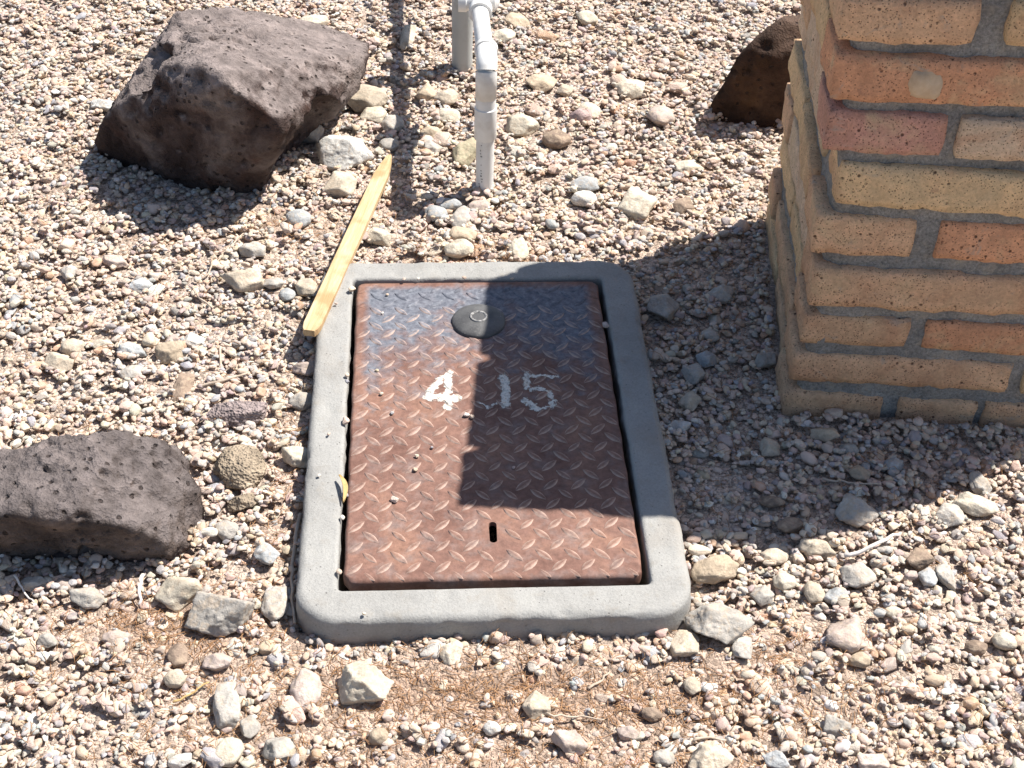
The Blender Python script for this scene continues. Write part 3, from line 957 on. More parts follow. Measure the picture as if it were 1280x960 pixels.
while cnt < 9000:
    x, y = rng.uniform(-0.9, 0.95), rng.uniform(0.75, 2.6)
    if not frame_zone(np.array(x), np.array(y)): continue
    if rng.random() > 0.06 + 0.94 * float(soil_patch(x, y)) ** 1.2: continue
    i, j = int((x - GX0) / DX), int((y - GY0) / DX)
    if pit_mask[i, j]: continue
    L = rng.uniform(0.006, 0.020); a = rng.uniform(0, 6.28); bend = rng.normal(0, 0.5)
    pts = []
    for t in (-0.5, -0.17, 0.17, 0.5):
        aa = a + bend * t
        px_, py_ = x + math.cos(aa) * L * t, y + math.sin(aa) * L * t
        pts.append((px_, py_, 0.5 * (ground_at(px_, py_) + ground_at(x, y)) + 0.0006 + abs(rng.normal(0, 0.0012))))
    paths.append(pts); rads.append(0.00034)
    cnt += 1
V, F = tube_mesh(paths, rads, 3)
tag(mesh_obj('pine_needles', V, F, M_needle), 'thin orange-brown dry needles scattered over the soil', 'needles', kind='stuff')

# ------------------------------------------------------------------ twigs, root, leaf
TW = [([(80, 20), (92, 12), (106, 3)], .0030, M_twig, 'short pale stick at the top left'),
      ([(1056, 694), (1086, 690), (1106, 679), (1126, 664)], .0024, M_twig_white, 'bleached white root in front of the pillar shadow'),
      ([(1030, 596), (1062, 600), (1101, 609)], .0014, M_twig, 'thin dry stem lying in the pillar shadow'),
      ([(253, 345), (280, 316), (304, 289)], .0012, M_twig, 'thin dry twig below the pitted boulder'),
      ([(246, 481), (280, 478), (310, 470)], .0020, M_twig, 'grey twig lying level beside the purplish slab'),
      ([(275, 431), (276, 450), (277, 472)], .0016, M_twig, 'short upright-lying twig above the level grey twig'),
      ([(241, 361), (254, 374), (266, 388)], .0018, M_twig, 'short tan twig in the gravel left of the frame'),
      ([(374, 640), (366, 690), (364, 720), (368, 776)], .0022, M_twig, 'crooked grey twig along the left side of the frame'),
      ([(177, 716), (175, 734), (173, 753)], .0022, M_twig_white, 'pale splinter standing at the low boulder shadow'),
      ([(19, 723), (30, 738), (42, 750)], .0012, M_twig_white, 'thin pale stem under the low boulder, far left'),
      ([(736, 856), (750, 848), (763, 836)], .0014, M_twig, 'small twig on bare soil before the frame'),
      ([(684, 898), (720, 893), (756, 896)], .0011, M_twig, 'long thin twig on bare soil near the bottom'),
      ([(866, 922), (888, 918), (908, 924)], .0016, M_twig, 'dark twig above the large beige bottom stone'),
      ([(214, 876), (236, 864), (261, 849)], .0012, M_leaf, 'orange needle stem near the bottom left'),
      ([(1098, 586), (1110, 574), (1122, 559)], .0010, M_twig, 'thin straw in shadow in front of the pillar'),
      ([(136, 856), (134, 870), (133, 886)], .0012, M_twig, 'short straw near the bottom left corner')]
for pts, r, m, label in TW:
    W = []
    for px, py in pts:
        q = at(px, py, 0.008)
        W.append((q[0], q[1], max(ground_at(q[0], q[1]), 0.001) + r * 1.2 + 0.001))
    W = np.array(W)
    fine = []
    for i in range(len(W) - 1):
        for t in np.linspace(0, 1, 5)[:-1]:
            fine.append(W[i] * (1 - t) + W[i + 1] * t + rng.normal(0, 0.0007, 3))
    fine.append(W[-1])
    fine = np.array(fine)
    c = fine.mean(0)
    V, F = tube_mesh([fine - c], [np.linspace(1.1, 0.65, len(fine)) * r], 6)
    o = mesh_obj('twig', V, F, m)
    o.location = c
    tag(o, label, 'twig', 'dry twigs on the gravel')
# curled yellow leaf caught at the lid
q = at(426, 612, 0.036)
V, F = [], []
for i in range(9):
    t = i / 8
    wv = 0.0026 * math.sin(math.pi * min(t * 0.9 + 0.05, 1))
    for j in (-1, 0, 1):
        V.append((wv * j + 0.004 * math.sin(3 * t), -0.02 + 0.04 * t, 0.004 * math.sin(math.pi * t) + (0.0025 if j else 0)))
for i in range(8):
    for j in range(2):
        a = i * 3 + j
        F.append((a, a + 1, a + 4, a + 3))
o = mesh_obj('leaf', V, F, M_leaf)
o.location = (q[0], q[1], 0.0365); o.rotation_euler = (0.1, 0.2, 0.25)
o.modifiers.new('thickness', 'SOLIDIFY').thickness = 0.0006
tag(o, 'curled yellow dry leaf between rusty lid and concrete frame', 'leaf')

# ------------------------------------------------------------------ concrete frame of the meter box
def rrect(x0, x1, y0, y1, r, nc=10, ns=14):
    P = []
    cs = [(x1 - r, y1 - r, 0), (x0 + r, y1 - r, 90), (x0 + r, y0 + r, 180), (x1 - r, y0 + r, 270)]
    for k, (cx, cy, a0) in enumerate(cs):
        for i in range(nc + 1):
            a = R(a0 + 90 * i / nc)
            P.append((cx + r * math.cos(a), cy + r * math.sin(a)))
        nxt = cs[(k + 1) % 4]
        e = P[-1]
        a = R(nxt[2])
        f = (nxt[0] + r * math.cos(a), nxt[1] + r * math.sin(a))
        for i in range(1, ns):
            t = i / ns
            P.append((e[0] * (1 - t) + f[0] * t, e[1] * (1 - t) + f[1] * t))
    return np.array(P)
def frame_ring():
    x0, x1, y0, y1 = RING_IN
    loops = []
    def lp(off, r, z):
        P = rrect(x0 - off, x1 + off, y0 - off, y1 + off, r, 14, 60)
        loops.append(np.c_[P, np.full(len(P), z)])
    T, W, Rr = RING_TOP, RING_W, 0.0095
    ro = 0.047
    lp(W + 0.003, ro, -0.09); lp(W + 0.002, ro, -0.01); lp(W + 0.0012, ro, 0.006); lp(W, ro, T - Rr - 0.003)
    for k in range(1, 7):
        a = R(15 * k)
        lp(W - Rr * (1 - math.cos(a)), ro - Rr * (1 - math.cos(a)), T - Rr * (1 - math.sin(a)))
    for f in (0.62, 0.5, 0.38, 0.26, 0.14):
        lp(W * f, 0.006 + (ro - 0.016) * f, T)
    for k in range(0, 4):
        a = R(30 * k)
        lp(0.004 * (1 - math.sin(a)), 0.006, T - 0.004 * (1 - math.cos(a)))
    lp(0.0, 0.006, T - 0.012); lp(0.0, 0.006, T - 0.03); lp(0.0, 0.006, -0.09)
    n = len(loops[0])
    V = np.vstack(loops)
    nz = fbm(V * 22, 3); n2 = fbm(V * 130 + 9, 3)
    c = np.array([(x0 + x1) / 2, (y0 + y1) / 2, 0])
    outd = V - c; outd[:, 2] = 0; outd /= np.linalg.norm(outd, axis=1)[:, None]
    lid = np.clip((V[:, 2] - 0.0) / 0.02, 0.2, 1)
    V[:, 2] += (0.0009 * nz + 0.0004 * n2)
    low = (V[:, 2] > 0) & (V[:, 2] < T - 0.006)
    V += outd * (0.0012 * nz + 0.0006 * n2)[:, None]
    V[low] -= outd[low] * (0.005 * np.clip(fbm(V[low] * 45 + 4, 3) - 0.1, 0, 1))[:, None]
    chip = np.clip(fbm(V * 60 + 31, 3) - 0.42, 0, 1) * ((V[:, 2] > T - 0.012))
    V[:, 2] -= 0.006 * chip
    V -= outd * (0.004 * chip)[:, None]
    F = []
    for k in range(len(loops) - 1):
        for i in range(n):
            j = (i + 1) % n
            F.append((k * n + i, k * n + j, (k + 1) * n + j, (k + 1) * n + i))
    o = mesh_obj('concrete_frame', V, F, M_conc)
    o.location = (LID_C[0], LID_C[1], 0); o.rotation_euler = (0, 0, LID_YAW)
    tag(o, 'grey concrete frame with rounded corners around the rusty lid', 'meter box', kind='thing')
frame_ring()

# ------------------------------------------------------------------ rusty tread-plate lid
LIDZ = 0.0305
lid = empty('meter_box_lid', (LID_C[0], LID_C[1], LIDZ), LID_YAW)
tag(lid, 'rusty steel tread-plate lid numbered 4 15 with black cap, set in concrete', 'lid')
M_rust = mat_rust(lid)
LU0, LU1, LV0, LV1 = -0.1490, 0.1640, -0.2462, 0.2765
SLOT = (0.009, -0.179, 0.0043, 0.0155)      # centre u, v, half width, half length
def lid_plate():
    bm = bmesh.new()
    prof = [(0.0040, 0.0), (0.0024, -0.0005), (0.0010, -0.0016), (0.0003, -0.0030), (0.0, -0.0045), (0.0002, -0.0160)]
    prev = None
    first = None
    for off, z in prof:
        P = rrect(LU0 + off, LU1 - off, LV0 + off, LV1 - off, 0.013 - off * 0.8, 6, 24)
        w = 0.0007 * np.sin(P[:, 1] * 410) + 0.0005 * np.sin(P[:, 0] * 370)
        ring = [bm.verts.new((x + (ww if abs(x - LU1) < .02 or abs(x - LU0) < .02 else 0), y + (ww if abs(y - LV0) < .02 else 0), z)) for (x, y), ww in zip(P, w)]
        if prev:
            for i in range(len(ring)):
                j = (i + 1) % len(ring)
                bm.faces.new((ring[i], prev[i], prev[j], ring[j])).smooth = True
        else:
            first = ring
        prev = ring
    slot = []
    su, sv, hw, hl = SLOT
    for i in range(16):
        a = 2 * math.pi * i / 16
        slot.append(bm.verts.new((su + hw * math.cos(a), sv + hw * math.sin(a) + (hl - hw) * (1 if math.sin(a) > 0 else -1 if math.sin(a) < 0 else (1 if i == 0 else 1)), 0)))
    edges = []
    for ring in (first, slot):
        for i in range(len(ring)):
            e = bm.edges.get((ring[i], ring[(i + 1) % len(ring)])) or bm.edges.new((ring[i], ring[(i + 1) % len(ring)]))
            edges.append(e)
    bmesh.ops.triangle_fill(bm, use_beauty=True, use_dissolve=False, edges=edges)
    low = [bm.verts.new((v.co.x, v.co.y, -0.006)) for v in slot]
    for i in range(16):
        j = (i + 1) % 16
        bm.faces.new((slot[i], slot[j], low[j], low[i]))
    bmesh.ops.recalc_face_normals(bm, faces=bm.faces)
    for f in bm.faces:
        if f.normal.z < -0.9 and all(abs(v.co.z) < 1e-6 for v in f.verts): f.normal_flip()
    return bm_obj('plate', bm, M_rust, lid)
lid_plate()
PP = 0.0305
LUG_L, LUG_W, LUG_H = 0.0120, 0.0044, 0.0012
def lug_h(s, t):
    w = LUG_W * np.clip(1 - (s / LUG_L) ** 2, 0, 1) + 1e-6
    e = np.clip(1 - np.abs(t) / w, 0, 1)
    ends = np.clip((1 - np.abs(s) / LUG_L) / 0.25, 0, 1)
    return LUG_H * np.minimum(e / 0.42, 1) * ends
def lug_mesh(sign):
    V, F = [], []
    ss = np.linspace(-1, 1, 9) * LUG_L
    prof = [(-1.0, -0.0004), (-0.72, 0.55), (-0.52, 1.0), (0.0, 1.06), (0.52, 1.0), (0.72, 0.55), (1.0, -0.0004)]
    a = R(45) * sign
    for s in ss:
        w = LUG_W * (1 - (s / LUG_L) ** 2) + 0.0002
        e = min((1 - abs(s) / LUG_L) / 0.25, 1)
        for t, hh in prof:
            z = -0.0004 if hh < 0 else hh * LUG_H * e
            x, y = s, t * w
            V.append((x * math.cos(a) - y * math.sin(a), x * math.sin(a) + y * math.cos(a), z))
    for i in range(8):
        for j in range(6):
            q = i * 7 + j
            F.append((q, q + 7, q + 8, q + 1))
    me = bpy.data.meshes.new('tread_lug')
    me.from_pydata(V, [], F)
    me.shade_smooth()
    wat = me.attributes.new('wear_glint', 'FLOAT', 'POINT')
    wat.data.foreach_set('value', [[0.8, 1.0, 0.45, 0.0, 0.45, 1.0, 0.8][i % 7] for i in range(len(V))])  # pale shoulders: rubbed metal plus a painted edge highlight
    me.materials.append(M_rust)
    return me
LUGM = {1: lug_mesh(1), -1: lug_mesh(-1)}
LUGS = []
for j in range(-1, 16):
    for i in range(0, 10):
        LUGS.append(((i - 4.5) * PP, -(j - 7.5) * PP, 1))
        LUGS.append(((i - 4.0) * PP, -(j - 7.0) * PP, -1))
def lug_ok(u, v):
    if math.hypot(u - 0.006, v - 0.189) < 0.034: return False
    if abs(u - SLOT[0]) < 0.011 and abs(v - SLOT[1]) < 0.021: return False
    return True
LUGS = [q for q in LUGS if lug_ok(q[0], q[1])]
LUGS.sort(key=lambda q: q[1])                    # nearest to the viewer first
jit = np.random.default_rng(21)
rest_v, rest_f = [], []
for k, (u, v, sg) in enumerate(LUGS):
    edge = min(u - LU0, LU1 - u, v - LV0, LV1 - v)
    z = 0.0 if edge > 0.0085 else -0.0009
    tilt = 0.0
    sx = 0.9 + 0.2 * jit.random()
    if k < 300:
        o = bpy.data.objects.new('tread_lug', LUGM[sg])
        o.location = (u, v, z)
        o.scale = (sx, sx, 0.85 + 0.3 * jit.random())
        if v - LV0 < 0.008: o.location.z = -0.0007; o.location.y = v + 0.0045; o.scale = (0.72, 0.72, 0.7)
        link(o, lid)
    else:
        b = len(rest_v)
        rest_v += [(q.co.x + u, q.co.y + v, q.co.z + z) for q in LUGM[sg].vertices]
        rest_f += [tuple(b + i for i in f.vertices) for f in LUGM[sg].polygons]
o = mesh_obj('tread_lugs', rest_v, rest_f, M_rust, lid)
tag(o, kind='stuff')
# painted number, laid over plate and lugs
LU = np.array([q[:2] for q in LUGS]); LS = np.array([q[2] for q in LUGS])
def relief(u, v):
    h = np.zeros_like(u)
    for (a, b), s in zip(LU, LS):
        if not (u.min() - 0.02 < a < u.max() + 0.02 and v.min() - 0.02 < b < v.max() + 0.02): continue
        ca = math.cos(R(45)); sn = math.sin(R(45)) * s
        x, y = u - a, v - b
        h = np.maximum(h, lug_h((x * ca + y * sn) / 1.05, (-x * sn + y * ca) / 1.12) * 1.2)
    return h
M_digit = mat_digit()
def digit(name, strokes, label, ragged, seed):
    pts = np.array([p for s in strokes for p in s[0]])
    st = 0.0004
    us = np.arange(pts[:, 0].min() - 0.012, pts[:, 0].max() + 0.012, st)
    vs_ = np.arange(pts[:, 1].min() - 0.012, pts[:, 1].max() + 0.012, st)
    U, V = np.meshgrid(us, vs_, indexing='ij')
    sd = np.full(U.shape, 9.0)
    for poly, hw in strokes:
        for (a, b) in zip(poly[:-1], poly[1:]):
            a, b = np.array(a), np.array(b)
            ab = b - a
            t = np.clip(((U - a[0]) * ab[0] + (V - a[1]) * ab[1]) / (ab @ ab), 0, 1)
            sd = np.minimum(sd, np.hypot(U - a[0] - t * ab[0], V - a[1] - t * ab[1]) - hw)
    N = fbm(np.stack([U * 260, V * 260, np.full_like(U, seed)], -1).reshape(-1, 3), 3).reshape(U.shape)
    Rl = relief(U, V)
    N2 = fbm(np.stack([U * 520, V * 520, np.full_like(U, seed + 30)], -1).reshape(-1, 3), 3).reshape(U.shape)
    cover = np.clip(0.55 - (sd + ragged * N) / 0.0026 - 1.3 * np.clip(Rl / 0.0012, 0, 1) * np.clip(N2 + 0.1, 0, 1), 0, 1)
    keep = cover > 0.02
    Z = Rl + 0.0004
    idx = -np.ones(U.shape, int)
    VV_, FF, CV = [], [], []
    def vid(i, j):
        if idx[i, j] < 0:
            idx[i, j] = len(VV_); VV_.append((U[i, j], V[i, j], Z[i, j])); CV.append(float(cover[i, j]))
        return idx[i, j]
    for i in range(U.shape[0] - 1):
        for j in range(U.shape[1] - 1):
            if keep[i, j]:
                FF.append((vid(i, j), vid(i + 1, j), vid(i + 1, j + 1), vid(i, j + 1)))
    o = mesh_obj(name, VV_, FF, M_digit, lid)
    o.data.attributes.new('cover', 'FLOAT', 'POINT').data.foreach_set('value', CV)
    o['label'] = label
digit('painted_digit', [([(-0.0335, 0.0880), (-0.0355, 0.0260)], 0.0050), ([(-0.0410, 0.0800), (-0.0540, 0.0600), (-0.0580, 0.0490)], 0.0046), ([(-0.0570, 0.0450), (-0.0260, 0.0430)], 0.0066)],
      'worn white painted figure 4', 0.0028, 1.5)
digit('painted_digit', [([(0.0320, 0.0800), (0.0340, 0.0580), (0.0320, 0.0280)], 0.0056)], 'worn white painted figure 1', 0.0020, 7.5)
digit('painted_digit', [([(0.0602, 0.0850), (0.0596, 0.0600)], 0.0044), ([(0.0670, 0.0815), (0.0950, 0.0806)], 0.0024), ([(0.0640, 0.0560), (0.0740, 0.0590), (0.0848, 0.0510), (0.0895, 0.0350), (0.0850, 0.0240), (0.0755, 0.0215)], 0.0032),
                        ([(0.0545, 0.0370), (0.0685, 0.0205)], 0.0046)], 'worn white painted figure 5', 0.0034, 4.5)
digit('paint_fleck', [([(0.0014, 0.0335), (0.0130, 0.0240)], 0.0022), ([(0.016, 0.030), (0.022, 0.032)], 0.0012)], 'leftover fleck of white paint', 0.0022, 9.5)
# black reader cap
M_cap, M_scuff = mat_rubber(), mat_scuffed()
def lathe(name, prof, mat, parent, loc, seg=48):
    V, F = [], []
    for r, z in prof:
        for i in range(seg):
            a = 2 * math.pi * i / seg
            V.append((r * math.cos(a), r * math.sin(a), z))
    for k in range(len(prof) - 1):
        for i in range(seg):
            j = (i + 1) % seg
            F.append((k * seg + i, k * seg + j, (k + 1) * seg + j, (k + 1) * seg + i))
    F.append(tuple(range((len(prof) - 1) * seg, len(prof) * seg)))
    o = mesh_obj(name, V, F, mat, parent)
    o.location = loc
    return o
cap = lathe('reader_cap', [(0.0335, -0.001), (0.0337, 0.0025), (0.0325, 0.0042), (0.029, 0.0058), (0.022, 0.0076), (0.014, 0.0088), (0.006, 0.0093), (0.0005, 0.0094)], M_cap, lid, (0.006, 0.189, 0))
cap['label'] = 'round black plastic cap'
lathe('cap_ring', [(0.0112, 0.0082), (0.0112, 0.0100), (0.0102, 0.0106), (0.0090, 0.0104), (0.0082, 0.0092), (0.0080, 0.0085)], M_scuff, cap, (0, 0, 0), 40)

# ------------------------------------------------------------------ brick pillar
pil = empty('brick_pillar', (PIL['x'], PIL['y'], 0), PIL['yaw'])
tag(pil, 'tan and orange brick pillar with recessed grey mortar joints', 'pillar')
JOINT = [-0.022, 0.040, 0.098, 0.156, 0.224, 0.290, 0.357, 0.421, 0.488, 0.552, 0.622, 0.695]      # joint centres up the front
LSHIFT = [0.0, 0.002, 0.006, 0.007, 0.0, 0.004, -0.008, -0.012, -0.014, -0.010, -0.005]
FRONT = [  # along the front: brick ends measured from the corner
 [(0.0, 0.120), (0.137, 0.232), (0.238, 0.385)], [(0.0, 0.258), (0.272, 0.385)], [(0.0, 0.127), (0.142, 0.385)], [(0.0, 0.262), (0.275, 0.385)],
 [(0.0, 0.112), (0.135, 0.385)], [(0.012, 0.268), (0.282, 0.385)], [(0.0, 0.122), (0.135, 0.385)], [(0.0, 0.262), (0.276, 0.385)],
 [(0.0, 0.130), (0.158, 0.385)], [(0.0, 0.262), (0.276, 0.385)], [(0.0, 0.125), (0.140, 0.385)]]
BC = dict(tan=(0.60, 0.395, 0.25), orange=(0.60, 0.32, 0.19), pink=(0.54, 0.30, 0.235), yellow=(0.64, 0.46, 0.27), red=(0.50, 0.235, 0.14), pale=(0.60, 0.46, 0.33), mauve=(0.48, 0.335, 0.265))
FCOL = [['tan', 'tan', 'tan'], ['tan', 'yellow'], ['tan', 'orange'], ['tan', 'tan'], ['tan', 'orange'], ['yellow', 'tan'], ['pink', 'pale'], ['orange', 'pink'], ['tan', 'yellow'], ['tan', 'pink'], ['orange', 'tan']]
brs = np.random.default_rng(77)
def brick(x0, x1, y0, y1, z0, z1, cname):
    L = np.array([x1 - x0, y1 - y0, z1 - z0])
    nseg = np.maximum((L / 0.0095).astype(int), 3)
    bm = bmesh.new()
    V, F, key = [], [], {}
    def vid(p):
        k = tuple(np.round(p, 5))
        if k not in key:
            key[k] = len(V); V.append(p)
        return key[k]
    for ax in range(3):
        a, b = (ax + 1) % 3, (ax + 2) % 3
        for side in (0, 1):
            for i in range(nseg[a]):
                for j in range(nseg[b]):
                    q = []
                    for (di, dj) in ((0, 0), (1, 0), (1, 1), (0, 1)):
                        p = np.zeros(3); p[ax] = side; p[a] = (i + di) / nseg[a]; p[b] = (j + dj) / nseg[b]
                        q.append(vid(p))
                    F.append(q if side else q[::-1])
    bm.free()
    V = np.array(V)
    C = (V - 0.5) * L
    r = 0.0048
    inner = np.clip(C, -(L / 2 - r), L / 2 - r)
    dlt = C - inner
    # squeeze grid towards the edges so that they round off
    nn = np.linalg.norm(dlt, axis=1)
    m = nn > 1e-6
    C[m] = inner[m] + dlt[m] / nn[m][:, None] * np.minimum(nn[m], r)[:, None]
    off = brs.uniform(0, 90, 3)
    nrm = C / (L / 2); nrm = np.sign(nrm) * np.abs(nrm) ** 6; nrm /= (np.linalg.norm(nrm, axis=1)[:, None] + 1e-6)
    C = C + nrm * (0.0022 * fbm(C * 16 + off, 2) + 0.0024 * fbm(C * 60 + off, 3))[:, None]
    C[:, 2] += 0.0014 * np.sin(C[:, 0] * 14 + off[0]) 
    o = mesh_obj('brick', C, F, M_brick, pil)
    o.location = ((x0 + x1) / 2, (y0 + y1) / 2, (z0 + z1) / 2)
    o.rotation_euler = (brs.normal() * 0.008, brs.normal() * 0.006, brs.normal() * 0.010)
    c = np.array(BC[cname]) * brs.uniform(1.02, 1.20)
    o.color = (*c, 1)
BW = 0.088          # brick depth into the pillar
names = list(BC)
for k in range(11):
    z0, z1 = JOINT[k] + 0.0072, JOINT[k + 1] - 0.0072
    sh = LSHIFT[k]
    yo = brs.uniform(-0.003, 0.003)
    Wp, Dp = PIL['w'], PIL['d']
    for (a, b), cn in zip(FRONT[k], FCOL[k]):
        fo = yo + brs.uniform(-0.0025, 0.0025)
        brick(a + (sh if a < 0.02 else sh * 0.5), b + sh * 0.5, fo, BW + fo, z0, z1, cn)
    # left side: short end of the corner brick first, then along the side
    y = BW + 0.012
    spl = [0.150, 0.27] if k % 2 else [0.262, 0.33]
    cuts = [y] + [s for s in ([y + 0.160] if k % 2 == 0 else [y + 0.245]) if s < Dp - 0.06] + [Dp]
    for i in range(len(cuts) - 1):
        lo = sh * 0.8 + brs.uniform(-0.004, 0.006) + (0.006 if k < 6 else 0.0)
        brick(lo, BW + lo, cuts[i] + (0.006 if i else 0), cuts[i + 1] - (0.006 if i < len(cuts) - 2 else 0), z0, z1, ['yellow', 'tan', 'pale', 'yellow', 'tan'][brs.integers(0, 5)])
    # right side and back
    y1 = Dp
    brick(Wp - BW, Wp + brs.uniform(-.004, .004), BW + 0.012, 0.25, z0, z1, names[brs.integers(0, 7)])
    brick(Wp - BW, Wp + brs.uniform(-.004, .004), 0.262, y1, z0, z1, names[brs.integers(0, 7)])
    brick(BW + 0.012, Wp - BW - 0.012, y1 - BW, y1 + brs.uniform(-.004, .004), z0, z1, names[brs.integers(0, 7)])
# mortar: one body a little behind the brick faces, uneven
def mortar():
    V, F = [], []
    zs = np.arange(-0.05, 0.691, 0.0075)
    rec = 0.0080
    P = rrect(rec, PIL['w'] - rec, rec, PIL['d'] - rec, 0.010, 4, 44)
    n = len(P)
    sh = np.interp(zs, [(JOINT[k] + JOINT[k + 1]) / 2 for k in range(11)], LSHIFT)
    for z, s in zip(zs, sh):
        for (x, y) in P:
            V.append((x + s * (1 - x / PIL['w']) * 0.8 + (0.0075 if x < 0.02 else 0), y, z))
    V = np.array(V)
    c = np.array([PIL['w'] / 2, PIL['d'] / 2, 0])
    d = V - c; d[:, 2] = 0
    dn = np.sign(d) * np.abs(d / np.array([PIL['w'] / 2, PIL['d'] / 2, 1])) ** 8
    dn /= (np.linalg.norm(dn, axis=1)[:, None] + 1e-9)
    V = V + dn * (0.0030 * fbm(V * 26 + 3, 3) + 0.0020 * fbm(V * 120, 3))[:, None]
    for k in range(len(zs) - 1):
        for i in range(n):
            j = (i + 1) % n
            F.append((k * n + i, k * n + j, (k + 1) * n + j, (k + 1) * n + i))
    F.append(tuple(range((len(zs) - 1) * n, len(zs) * n)))
    mesh_obj('mortar', V, F, M_mortar, pil)
mortar()
# dab of mortar stuck on a brick near the top
V, F = rock_unit(np.random.default_rng(4), 3, 0.3)
V = V * np.array([0.020, 0.0075, 0.019]); V[:, 0] -= V[:, 2] * 0.3; V += 0.004 * np.stack([fbm(V * 60, 2), fbm(V * 60 + 9, 2), fbm(V * 60 + 5, 2)], -1)
o = mesh_obj('mortar_dab', V, F, mat_plain('pale_mortar', (0.42, 0.31, 0.20), (0.54, 0.43, 0.31), 60), pil)
o.location = (0.083, 0.0, 0.452)

# ------------------------------------------------------------------ wooden stake
pa, pb = at(386, 412, 0.044), at(486, 193, 0.030)
pa[2], pb[2] = 0.0385, 0.022
ax = pb - pa
Ls = float(np.linalg.norm(ax)) + 0.006
stake = bm = bmesh.new()
hw, th = 0.0112, 0.0045
secs = [(0, 0.62, 0), (0.006, 0.86, 0), (0.016, 1.0, 0), (0.12, 1.0, 0), (0.25, 1.0, 0), (Ls - 0.06, 0.97, 0), (Ls - 0.03, 0.72, 0), (Ls - 0.004, 0.34, 0), (Ls, 0.22, 0)]
prev = None
for s, f, _ in secs:
    ring = [bm.verts.new((s, hw * f * y, th * z)) for y, z in ((-1, -1), (1, -1), (1, .8), (.93, 1), (-.93, 1), (-1, .8))]
    if prev:
        for i in range(6):
            bm.faces.new((prev[i], prev[(i + 1) % 6], ring[(i + 1) % 6], ring[i]))
    else:
        bm.faces.new(ring[::-1])
    prev = ring
bm.faces.new(prev)
bmesh.ops.recalc_face_normals(bm, faces=bm.faces)
so = bm_obj('wooden_stake', bm, M_wood)
so.location = pa
so.rotation_euler = (Vector(ax).to_track_quat('X', 'Z')).to_euler()
tag(so, 'pointed raw pine stake lying from the gravel onto the concrete frame', 'stake')

# ------------------------------------------------------------------ pipes
M_pvc = mat_pvc('white_pvc', (0.72, 0.72, 0.70), (0.48, 0.45, 0.40))
M_grey = mat_pvc('grey_conduit', (0.40, 0.42, 0.41), (0.30, 0.29, 0.27))
def pipe(name, pts, rad, mat, parent, sides=28):
    V, F = tube_mesh([pts], [rad], sides)
    return mesh_obj(name, V, F, mat, parent, True)
BX, BY = -0.049, 1.870
wp = empty('white_pipe', (BX, BY, 0))
tag(wp, 'white plastic water pipe rising from the gravel and turning away', 'pipe')
ZE = 0.204
def smooth_sharp(o):
    o.data.shade_auto_smooth = None if False else None
    return o
def solid(name, prof, mat, parent, loc, axis='Z', seg=32):
    V, F = [], []
    for r, z in prof:
        for i in range(seg):
            a = 2 * math.pi * i / seg
            x, y = r * math.cos(a), r * math.sin(a)
            V.append((x, y, z) if axis == 'Z' else ((x, z, y) if axis == 'Y' else (z, x, y)))
    for k in range(len(prof) - 1):
        for i in range(seg):
            j = (i + 1) % seg
            F.append((k * seg + i, k * seg + j, (k + 1) * seg + j, (k + 1) * seg + i))
    F.append(tuple(range(seg))[::-1])
    F.append(tuple(range((len(prof) - 1) * seg, len(prof) * seg)))
    me = bpy.data.meshes.new(name)
    me.from_pydata(V, [], F)
    bm = bmesh.new(); bm.from_mesh(me)
    bmesh.ops.recalc_face_normals(bm, faces=bm.faces)
    for f in bm.faces: f.smooth = len(f.verts) == 4
    for e in bm.edges:
        if len(e.link_faces) == 2 and e.calc_face_angle(0) > R(35): e.smooth = False
    bm.to_mesh(me); bm.free()
    me.materials.append(mat)
    o = bpy.data.objects.new(name, me)
    o.location = loc
    return link(o, parent)
r0 = 0.0128
solid('riser', [(r0, -0.06), (r0, 0.100)], M_pvc, wp, (0, 0, 0))
solid('coupling', [(r0, 0.088), (r0 + 0.0024, 0.0885), (r0 + 0.0030, 0.0895), (r0 + 0.0028, 0.136), (r0 + 0.0016, 0.137)], M_pvc, wp, (0, 0, 0))
solid('riser', [(r0 + 0.0014, 0.130), (r0 + 0.0014, 0.160)], M_pvc, wp, (0, 0, 0))
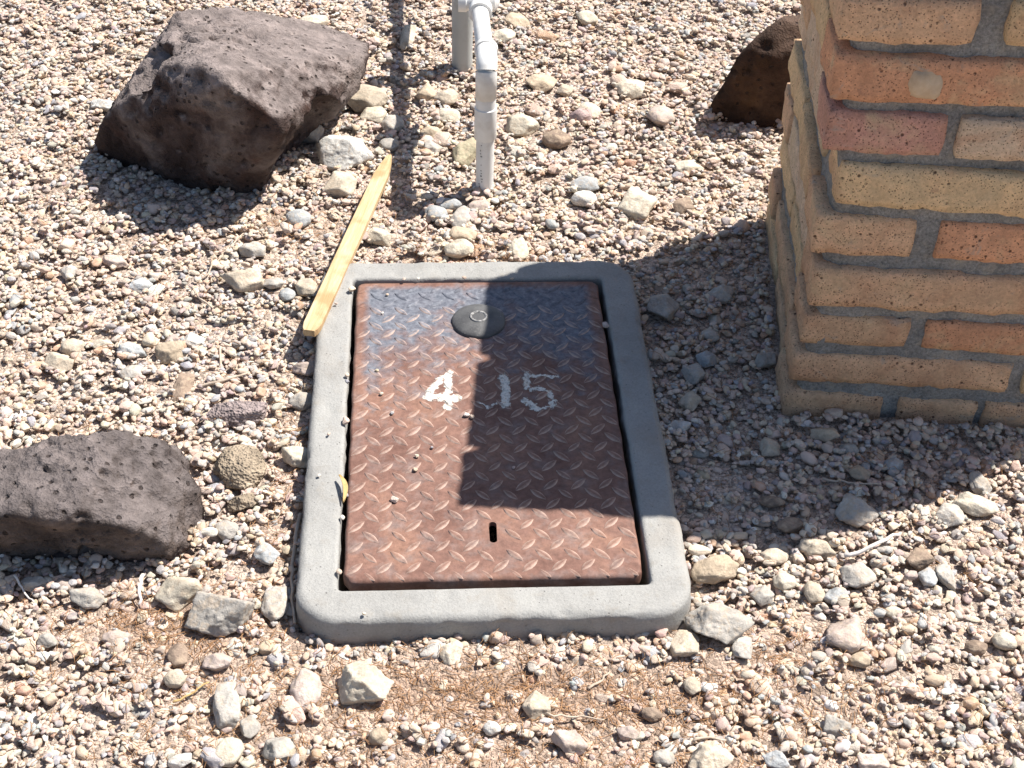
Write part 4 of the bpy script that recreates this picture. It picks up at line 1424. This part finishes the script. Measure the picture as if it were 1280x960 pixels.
# elbow: turns from up to away
arc = [(0, 0, 0.152), (0, 0, ZE - 0.020)]
for a in range(0, 91, 10):
    arc.append((0, 0.014 - 0.014 * math.cos(R(a)), ZE - 0.014 + 0.014 * math.sin(R(a)) - 0.004))
zl = arc[-1][2]
arc += [(-0.001, 0.030, zl), (-0.002, 0.048, zl)]
V, F = tube_mesh([arc], [r0 + 0.0020], 28)
mesh_obj('elbow', V, F, M_pvc, wp)
solid('socket_collar', [(r0 + 0.0022, 0.040), (r0 + 0.0036, 0.0405), (r0 + 0.0036, 0.050), (r0 + 0.0010, 0.0505)], M_pvc, wp, (-0.002, 0, zl), 'Y')
lean = -0.09
def leg_pt(y): return (lean * y, y, zl)
V, F = tube_mesh([[leg_pt(0.03), leg_pt(0.21)]], [r0 - 0.0005], 28)
mesh_obj('horizontal_run', V, F, M_pvc, wp)
tee = solid('tee', [(r0 + 0.004, 0.0), (r0 + 0.004, 0.016), (r0 + 0.0022, 0.018), (r0 + 0.0022, 0.052), (r0 + 0.004, 0.054), (r0 + 0.004, 0.070)], M_pvc, wp, leg_pt(0.155), 'Y')
solid('tee_branch', [(0.0, -0.034), (r0 + 0.0035, -0.033), (r0 + 0.0035, -0.022), (r0 + 0.002, -0.020), (r0 + 0.002, 0.020), (0.006, 0.026), (0.0, 0.027)], M_pvc, tee, (0, 0.036, 0.002), 'X')
V, F = tube_mesh([[leg_pt(0.20), leg_pt(0.95)]], [r0 - 0.0005], 28)
mesh_obj('horizontal_run', V, F, M_pvc, wp)
V, F = tube_mesh([[(lean * 0.95, 0.95, zl + 0.012), (lean * 0.95, 0.95, -0.08)]], [r0], 28)
mesh_obj('riser', V, F, M_pvc, wp)
# rows of small dark print, too worn to read
dk = mat_plain('worn_print', (0.10, 0.10, 0.10), (0.30, 0.30, 0.29), 300)
prs = np.random.default_rng(8)
V, F = [], []
for k in range(16):
    z = 0.012 + k * 0.0046
    a0 = R(-112) + prs.normal(0, 0.10)
    hgt, wd = prs.uniform(0.0012, 0.0030), prs.uniform(0.03, 0.14)
    if prs.random() < 0.25: continue
    b = len(V)
    for (da, dz) in ((-wd, 0), (wd, 0), (wd, hgt), (-wd, hgt)):
        V.append(((r0 + 0.0003) * math.cos(a0 + da), (r0 + 0.0003) * math.sin(a0 + da), z + dz))
    F.append((b, b + 1, b + 2, b + 3))
mesh_obj('worn_print', V, F, dk, wp, False)
gp = empty('grey_pipe', (-0.098, 2.234, 0))
tag(gp, 'thicker grey conduit standing behind the white pipe', 'pipe')
solid('conduit', [(0.0168, -0.08), (0.0168, 0.215)], M_grey, gp, (0, 0, 0))
solid('conduit_cap', [(0.0168, 0.208), (0.0190, 0.209), (0.0190, 0.238), (0.0175, 0.241)], M_grey, gp, (0, 0, 0))
